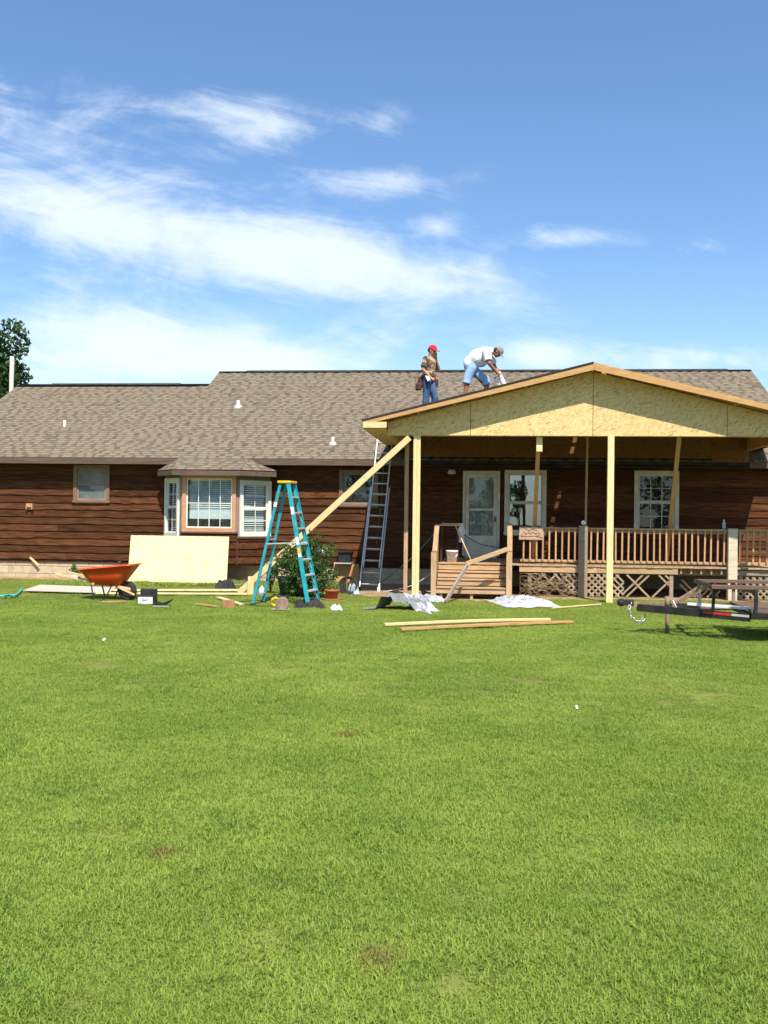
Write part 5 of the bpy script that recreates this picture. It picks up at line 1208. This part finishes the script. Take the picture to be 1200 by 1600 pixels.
def shrub():
    g = at_z(478, 936); bx, by = g.x, 19.75; q = thing('rose_bush', 'leafy rose bush growing behind the step ladder', 'bush', (bx, by, 0), world=True); rr = random.Random(3)
    bx = at_y(478, 900, by).x
    b = MB(); clumps = []
    for k in range(60):
        a = rr.uniform(0, 6.28); sp = rr.uniform(.1, .62); h = rr.uniform(.30, 1.10)*(1.12-.35*sp)
        tip = Vector((bx+math.cos(a)*sp*1.05, by+math.sin(a)*sp*.7, h)); b.tube([(bx+rr.uniform(-.1, .1), by+rr.uniform(-.1, .1), 0), (bx+math.cos(a)*sp*.4, by+math.sin(a)*sp*.3, h*.6), tip], [.010, .007, .003], 5)
        clumps.append((tuple(tip), (.15, .14, .13)))
        if rr.random() < .8: clumps.append(((bx+math.cos(a)*sp*.7, by+math.sin(a)*sp*.5, h*.62), (.17, .15, .15)))
    for (dx, h) in ((.12, 1.38), (.22, 1.30), (.30, 1.22), (-.02, 1.25), (.55, 1.12), (.62, 1.02), (.06, 1.2)):     # long loose canes
        t = Vector((bx+dx, by+.05, h)); b.tube([(bx+dx*.3, by, .3), (bx+dx*.8, by, h*.75), t], [.008, .006, .003], 5)
        for s in (.6, .75, .88, 1.0): clumps.append(((bx+dx*s, by, h*s), (.06, .06, .07)))
    b.build('stem', M['bark'], q, True)
    V, F = leaves(clumps, 7000, .068, 17); b = MB(); b.add(V, F); b.build('foliage', M['leaf'], q)
    b = MB()
    for k in range(16):
        cx, _ = clumps[rr.randrange(len(clumps))]; b.ball((cx[0], cx[1]-.12, cx[2]+.03), (.022, .022, .02), 6)
    b.build('rose', mat('faded_rose', (.55, .26, .10), (.68, .44, .22), 30, rough=.8), q)
shrub()
def small_plant(name, px, py, Yd, w, h, n, ls, label, m, seed, z0=0):
    p = at_y(px, py, Yd); q = thing(name, label, 'plant', (p.x, Yd, z0), world=True); rr = random.Random(seed); cl = []; b = MB()
    for k in range(9):
        t = (p.x+rr.uniform(-w, w), Yd+rr.uniform(-w, w)*.7, z0+h*rr.uniform(.35, .95)); b.tube([(p.x, Yd, z0), t], [.006, .003], 4); cl.append((t, (w*.45, w*.45, h*.2)))
    b.build('stem', M['bark'], q); V, F = leaves(cl, n, ls, seed); b = MB(); b.add(V, F); b.build('foliage', M[m], q)
small_plant('arborvitae', 119, 900, 23.5, .11, .42, 520, .05, 'small bright green shrub behind the wheelbarrow handles', 'leaf_bright', 31)
p = at_y(119, 900, 23.5); b = MB(); b.lathe([(0, 0), (.10, 0), (.13, .14), (.12, .14), (0, .10)], 14, T((p.x, 23.5, .0))); props(b.build('nursery_pot', M['white_plastic'], None, True), 'small white pot under the bright shrub by the foundation', 'pot')
small_plant('boxwood', 422, 920, 20.6, .16, .62, 900, .05, 'narrow dark green shrub left of the rose bush by the wall', 'leaf', 33)
# pots, jug, reel near the bush
p = at_z(517, 938); q = thing('flower_pot', 'red terracotta pot with a dry plant right of the step ladder', 'pot', (p.x, p.y+.12, 0))
b = MB(); b.lathe([(0, 0), (.10, 0), (.135, .17), (.155, .17), (.155, .215), (.14, .215), (.12, .15), (0, .15)], 20); b.build('pot', M['terracotta'], q, True)
b = MB(); b.lathe([(0, .005), (.20, .005), (.215, .03), (.20, .03), (0, .02)], 18); b.build('saucer', M['terracotta'], q, True)
b = MB(); rr = random.Random(6)
for k in range(16): a = rr.uniform(0, 6.28); b.tube([(0, 0, .15), (math.cos(a)*.06, math.sin(a)*.06, .28), (math.cos(a)*rr.uniform(.05, .2), math.sin(a)*.12, rr.uniform(.26, .5))], [.006, .004, .002], 4)
b.build('dry_stem', M['vine'], q)
V, F = leaves([((0, 0, .26), (.15, .12, .08))], 160, .05, 71); b = MB(); b.add(V, F); b.build('leaf_cluster', M['leaf_bright'], q)
p = at_z(447, 934); q = thing('planter_tub', 'large dark tub standing behind the step ladder under the bush', 'tub', (p.x, 20.1, 0))
b = MB(); b.lathe([(0, 0), (.20, 0), (.27, .36), (.30, .36), (.30, .41), (.27, .41), (.24, .32), (0, .32)], 20); b.build('tub', mat('charcoal_plastic', (.035, .04, .045), (.07, .075, .08), 4, rough=.6), q, True)
b = MB(); b.lathe([(0, .325), (.238, .325)], 16); b.build('soil', M['dirt'], q)
p = at_z(432, 924); q = thing('plastic_jug', 'white plastic jug standing left of the dark tub', 'jug', (p.x, 19.9, 0))
b = MB(); b.lathe([(0, 0), (.06, 0), (.065, .13), (.045, .18), (.02, .20), (.02, .22), (0, .22)], 14); b.build('jug_body', M['white_plastic'], q, True); b = MB(); b.tube([(.05, 0, .17), (.09, 0, .15), (.09, 0, .09), (.06, 0, .07)], .008, 6); b.build('jug_handle', M['white_plastic'], q, True)
p = at_z(541, 930); q = thing('hose_reel', 'coiled black tubing lying between the terracotta pot and the aluminium ladder', 'hose', (p.x, p.y+.2, 0))
b = MB()
for k in range(4): b.lathe([(.19+.018*math.cos(t)-.012*k, .018*math.sin(t)) for t in np.linspace(0, 2*math.pi, 8)][:-1], 24, T((.02*k, .03*k, .20)) @ RX(rad(70+4*k)), close=True)
b.build('coil', M['rubber'], q, True); b = MB(); b.beam((-.05, .12, 0), (-.03, .08, .35), .03, .03); b.beam((.1, .16, 0), (.06, .1, .33), .03, .03); b.build('rest', M['rust'], q)
crumple('plastic_bag', 540, 552, 924, 930, .20, mat('pale_blue_bag', (.38, .52, .55), (.55, .66, .68), 4, rough=.4), 'pale blue plastic bag beside the foot of the aluminium ladder', 'bag', 41, n=10)
crumple('felt_heap', 322, 356, 914, 921, .16, M['rooffelt'], 'dark heap of felt lying before the bay window wall', 'felt', 44, n=14)
crumple('felt_heap', 452, 500, 944, 951, .12, M['rooffelt'], 'dark felt heap on the grass under the step ladder', 'felt', 47, n=14)
A_, B2 = at_z(350, 918), at_z(382, 917); prop('pale_lath', (A_.x, A_.y, .05), (B2.x, B2.y, .06), .06, .03, M['grey_wood_x'], 'grey lath beside the dark felt heap by the bay', 'lath')
p = at_y(498, 862, 20.3); crumple_z = p.z
q = thing('white_bag', 'white crumpled bag caught among the rose bush canes', 'bag', (p.x, 20.0, p.z)); b = MB(); rr = random.Random(2)
b.ball((0, 0, 0), (.17, .08, .07), 12); b.v = [tuple(Vector(v)*(1+.25*mnoise.noise(Vector(v)*14))) for v in b.v]; b.build('bag', M['white_plastic'], q)
cord('green_cable', [(at_z(x, y).x, at_z(x, y).y, .06) for x, y in ((438, 930), (446, 926), (452, 931), (444, 937), (432, 933), (420, 938), (405, 937))], .012, M['hose'], 'loop of green hose on the grass behind the step ladder', 'hose')

# ================================================================== PEOPLE
def cap_mesh(b, p0, r0, p1, r1, flat=False, n=14):
    p0, p1 = Vector(p0), Vector(p1); d = (p1-p0); L = d.length; u = d/L; pts, rs = [], []
    for t in (0.05, .35, .7): a = t*math.pi/2; pts.append(p0-u*r0*math.cos(a)); rs.append(r0*math.sin(a))
    for t in (0, .5, 1): pts.append(p0+d*t); rs.append(r0+(r1-r0)*t)
    if not flat:
        for t in (.7, .35, .05): a = t*math.pi/2; pts.append(p1+u*r1*math.cos(a)); rs.append(r1*math.sin(a))
    b.tube(pts, rs, n)
def skinned(name, caps, balls, m, parent, voxel=.012, sm=4):
    b = MB()
    for c_ in caps: cap_mesh(b, *c_)
    for (c_, r_, Mx) in balls: b.ball(c_, r_, 14, Mx)
    o = b.build(name, m, parent, True)
    md = o.modifiers.new('skin', 'REMESH'); md.mode = 'VOXEL'; md.voxel_size = voxel; md.use_smooth_shade = True
    s = o.modifiers.new('smooth', 'SMOOTH'); s.factor = .5; s.iterations = sm
    return o
def hand(caps, balls, wrist, fwd, side, thumb, curl=.5, s=1.0):
    """palm, four unequal curled fingers and a thumb that leaves the side of the palm"""
    w, f, sd_ = Vector(wrist), Vector(fwd).normalized(), Vector(side).normalized(); nrm = f.cross(sd_).normalized()
    caps.append((w, .026*s, w+f*.07*s, .034*s))
    for k in (-.6, 0, .6): caps.append((w+f*.03*s+sd_*k*.03*s, .017*s, w+f*.085*s+sd_*k*.036*s, .016*s))
    for k, L in ((-1.4, .062), (-.47, .075), (.47, .080), (1.4, .070)):
        a = w+f*.09*s+sd_*k*.021*s; m_ = a+(f*(1-curl*.3)+nrm*curl*.6).normalized()*L*.5*s; e = m_+(f*(1-curl)+nrm*curl*1.2).normalized()*L*.55*s
        caps.append((a, .0105*s, m_, .0098*s)); caps.append((m_, .0098*s, e, .0085*s))
    t = Vector(thumb).normalized(); a = w+f*.025*s+t*.03*s; m_ = a+(t*.8+f*.7).normalized()*.04*s; caps.append((a, .0135*s, m_, .012*s)); caps.append((m_, .012*s, m_+(t*.2+f+nrm*.4).normalized()*.032*s, .010*s))
def head(caps, balls, c, look_, up_, neck):
    c, f, u = Vector(c), Vector(look_).normalized(), Vector(up_).normalized(); s = f.cross(u).normalized(); u = s.cross(f)
    Mx = Matrix((f, s, u)).transposed()
    balls += [(c+u*.025, (.098, .077, .098), Mx), (c-u*.035+f*.02, (.075, .062, .085), Mx), (c-u*.095+f*.062, (.026, .03, .022), Mx), (c+f*.102-u*.018, (.020, .013, .022), Mx), (c+f*.09-u*.058, (.014, .026, .012), Mx)]
    for k in (-1, 1): balls.append((c+s*k*.078-f*.005-u*.012, (.020, .011, .032), Mx))
    caps.append((Vector(neck), .062, c-u*.04-f*.015, .055))
    return f, s, u, Mx
def face(parent, c, f, s, u, Mx):
    b = MB()
    for k in (-1, 1): b.ball(Vector(c)+f*.083+s*k*.032+u*.006, (.010, .014, .008), 8, Mx)
    b.build('eye', M['hair'], parent, True)
    b = MB(); b.beam(Vector(c)+f*.094-u*.057-s*.024, Vector(c)+f*.094-u*.057+s*.024, .008, .005); b.build('mouth', M['leather'], parent)
def ballcap(parent, c, f, s, u, m, brim_len=.10):
    c = Vector(c); b = MB(); n = 16; vs = []; R3 = Matrix((f, s, u)).transposed()
    for i in range(6):
        ph = math.pi/2*i/5
        for k in range(n): t = 2*math.pi*k/n; vs.append(c+u*.035+R3 @ Vector((.112*math.cos(ph)*math.cos(t), .092*math.cos(ph)*math.sin(t), .105*math.sin(ph)-.0)))
    b.add(vs, [(i*n+k, i*n+(k+1) % n, (i+1)*n+(k+1) % n, (i+1)*n+k) for i in range(5) for k in range(n)])
    o = b.build('cap', m, parent, True)
    b = MB(); top = []; 
    for t in np.linspace(-1.15, 1.15, 11): top.append((c+u*.04+R3 @ Vector((.100*math.cos(t), .088*math.sin(t), 0)), c+u*.028+R3 @ Vector((.105*math.cos(t)+brim_len*math.cos(t*.75), .080*math.sin(t), -.012))))
    vs = [p for ab in top for p in ab]; vs += [p-u*.006 for p in vs]; N2 = 22
    fs = [(2*i, 2*i+1, 2*i+3, 2*i+2) for i in range(10)]+[(N2+2*i, N2+2*i+2, N2+2*i+3, N2+2*i+1) for i in range(10)]+[(2*i+1, N2+2*i+1, N2+2*i+3, 2*i+3) for i in range(10)]
    b.add(vs, fs); b.build('brim', m, o, True)
    return o
def shoes(parent, feet, m):
    for (a, d) in feet:
        a, d = Vector(a), Vector(d).normalized(); skinned('shoe', [(a+Vector((0, 0, .045))-d*.03, .045, a+Vector((0, 0, .04))+d*.15, .038), (a+Vector((0, 0, .09))-d*.02, .045, a+Vector((0, 0, .05)), .045)], [], m, parent, .014, 2)

def worker_standing():
    Y = 22.5; x = at_y(671, 640, Y).x; z = pz(x)+.005
    q = thing('person', 'worker in red cap and camouflage shirt standing on the porch roof with tool belt', 'person', (x, Y, z), rad(-22), 'workers on the porch roof')
    caps, balls = [], []; hc = (.055, 0, 1.585)
    fr = head(caps, balls, hc, (1, -.10, -.22), (.2, 0, 1), (.0, 0, 1.42))
    caps += [((-.03, 0, 1.0), .12, (-.01, 0, 1.32), .135), ((-.02, -.15, 1.385), .065, (0, .15, 1.385), .065)]
    caps += [((-.02, -.185, 1.385), .052, (-.05, -.255, 1.12), .042), ((-.05, -.255, 1.12), .040, (.12, -.21, .93), .028)]
    caps += [((0, .185, 1.385), .052, (.13, .22, 1.16), .042), ((.13, .22, 1.16), .040, (.125, .06, 1.385), .028)]
    hand(caps, balls, (.12, -.21, .93), (.75, .1, -.65), (0, 1, 0), (.5, .6, .5), .8); hand(caps, balls, (.125, .06, 1.385), (.0, -.35, 1), (1, 0, 0), (-.6, -.4, .3), .6)
    for s, fx in ((-1, -.07), (1, .06)): caps += [((-.03, s*.09, .90), .085, (fx+.03, s*.10, .49), .058), ((fx+.03, s*.10, .49), .055, (fx, s*.10, .10+.25*fx), .040)]
    skinned('body', caps, balls, M['skin'], q, .011, 3)
    face(q, hc, *fr); cp = ballcap(q, hc, fr[0], fr[1], fr[2], M['red_cap'])
    b = MB(); b.ball(Vector(hc)-fr[0]*.035+fr[2]*.01, (.082, .084, .075), 12, fr[3]); b.build('hair', M['hair'], q, True)
    skinned('shirt', [((-.03, 0, .99), .150, (-.02, 0, 1.14), .145), ((-.02, 0, 1.14), .145, (-.01, 0, 1.30), .150), ((-.02, -.135, 1.375), .082, (0, .135, 1.375), .082), ((-.02, -.175, 1.38), .075, (-.045, -.245, 1.17), .074, True), ((0, .175, 1.38), .075, (.10, .215, 1.20), .074, True)],
            [((-.02, 0, 1.27), (.135, .195, .16), None), ((-.02, 0, 1.05), (.14, .18, .13), None), ((0, 0, 1.43), (.085, .09, .05), None)], M['camo'], q, .014, 4)
    caps = []
    for s, fx in ((-1, -.07), (1, .06)): caps += [((-.03, s*.088, .90), .108, (fx+.03, s*.10, .49), .082), ((fx+.03, s*.10, .49), .080, (fx, s*.10, .09+.25*fx), .078)]
    skinned('jeans', caps, [((-.035, 0, .93), (.142, .182, .13), None)], M['jeans'], q, .014, 4)
    shoes(q, [((-.07, -.10, -.018), (1, 0, .25)), ((.06, .10, .015), (1, 0, .25))], M['fascia'])
    b = MB(); b.lathe([(.165, -.028), (.17, .0), (.165, .028), (.155, .028), (.155, -.028)], 22, T((-.035, 0, .985)) @ SCL(.98, 1.22, 1), close=True); bl = b.build('tool_belt', M['leather'], q, True)
    for (c_, r_) in (((-.17, -.13, .86), (.055, .06, .11)), ((-.20, -.16, .75), (.065, .05, .085)), ((.07, .20, .88), (.045, .05, .085)), ((-.20, .08, .86), (.05, .08, .10))):
        b = MB(); b.box(*[v for i in range(3) for v in (c_[i]-r_[i], c_[i]+r_[i])]); b.build('pouch', M['leather'], bl, bevel=.03)
    b = MB(); b.beam((-.30, -.16, .98), (-.26, -.17, .66), .025, .025); b.beam((-.35, -.16, .985), (-.24, -.16, .975), .03, .03); b.build('hammer', M['rust'], bl)
    b = MB(); b.beam((.02, -.235, 1.0), (.11, -.26, .86), .012, .075, up=(1, 0, .6)); props(b.build('folded_gloves', M['white_plastic'], q, bevel=.005))
worker_standing()
def worker_bent():
    RM = Matrix.Rotation(-.6, 3, 'Y')
    Y = 22.0; x = at_y(745, 630, Y).x; z = pz(x)+.005
    q = thing('person', 'worker in white shirt and denim shorts bending over on the porch roof', 'person', (x, Y, z), rad(-6), 'workers on the porch roof')
    caps, balls = [], []; hc = (.455, -.01, 1.185)
    fr = head(caps, balls, hc, (.62, -.05, -.80), (.78, 0, .62), (.30, 0, 1.21))
    caps += [((-.13, 0, .90), .13, (.20, 0, 1.16), .145), ((.24, -.16, 1.17), .068, (.26, .16, 1.17), .068)]
    caps += [((.24, -.205, 1.16), .060, (.29, -.25, .90), .050), ((.29, -.25, .90), .047, (.43, -.12, .73), .033)]
    caps += [((.27, .205, 1.16), .060, (.36, .22, .91), .050), ((.36, .22, .91), .047, (.45, .07, .75), .033)]
    hand(caps, balls, (.43, -.12, .73), (.6, .45, -.55), (.2, .5, .5), (.5, -.2, .6), .9); hand(caps, balls, (.45, .07, .75), (.55, -.45, -.5), (.2, -.5, .5), (.5, .2, .6), .9)
    legs = ((-1, -.24, .0), (1, .22, .0))
    for s, fx, _ in legs: caps += [((-.12, s*.10, .84), .10, (fx*.9, s*.13, .47), .066), ((fx*.9, s*.13, .47), .062, (fx-.02, s*.13, .10+.25*fx), .042)]
    skinned('body', caps, balls, M['skin_tan'], q, .011, 3)
    face(q, hc, *fr); ballcap(q, hc, fr[0], fr[1], fr[2], M['grey_cap'], .085)
    b = MB(); b.ball(Vector(hc)-fr[0]*.04+fr[2]*.0, (.078, .084, .082), 12, fr[3]); b.build('hair', M['hair'], q, True)
    skinned('shirt', [((-.17, 0, .96), .15, (.0, 0, 1.08), .175), ((.0, 0, 1.08), .175, (.18, 0, 1.16), .165), ((.22, -.13, 1.18), .10, (.24, .13, 1.18), .10), ((.225, -.19, 1.17), .098, (.275, -.245, .95), .092, True), ((.25, .19, 1.17), .098, (.335, .225, .96), .092, True), ((-.05, 0, 1.0), .16, (.10, 0, .98), .13)],
            [((.0, 0, 1.07), (.25, .21, .19), RM), ((.31, 0, 1.21), (.07, .09, .08), None), ((-.18, 0, .92), (.13, .19, .12), None)], M['tshirt'], q, .012, 3)
    caps = []
    for s, fx, _ in legs: caps += [((-.12, s*.10, .82), .118, (fx*.88, s*.132, .555), .098), ((fx*.80, s*.128, .60), .098, (fx*.93, s*.133, .47), .106, True)]
    skinned('shorts', caps, [((-.14, 0, .87), (.165, .205, .14), None)], M['jean_shorts'], q, .012, 2)
    shoes(q, [((-.26, -.13, -.06), (1, 0, .25)), ((.20, .13, .055), (1, 0, .25))], M['fascia'])
    q2 = thing('nail_gun', 'white power nailer held down on the roof by the bending worker', 'nail gun', (x+.50, Y-.03, z+.15))
    b = MB(); b.beam((-.03, 0, .60), (.16, 0, .22), .075, .085); b.build('tool_body', M['white_plastic'], q2, bevel=.02)
    b = MB(); b.tube([(.0, 0, .55), (-.06, 0, .50), (-.12, 0, .44)], .022, 8); b.build('grip', M['chain'], q2, True); b = MB(); b.beam((.16, 0, .24), (.185, 0, .02), .03, .03); b.build('nose', M['chain'], q2); b = MB(); b.beam((-.12, 0, .42), (.10, 0, .22), .03, .05); b.build('magazine', M['alu'], q2)
worker_bent()
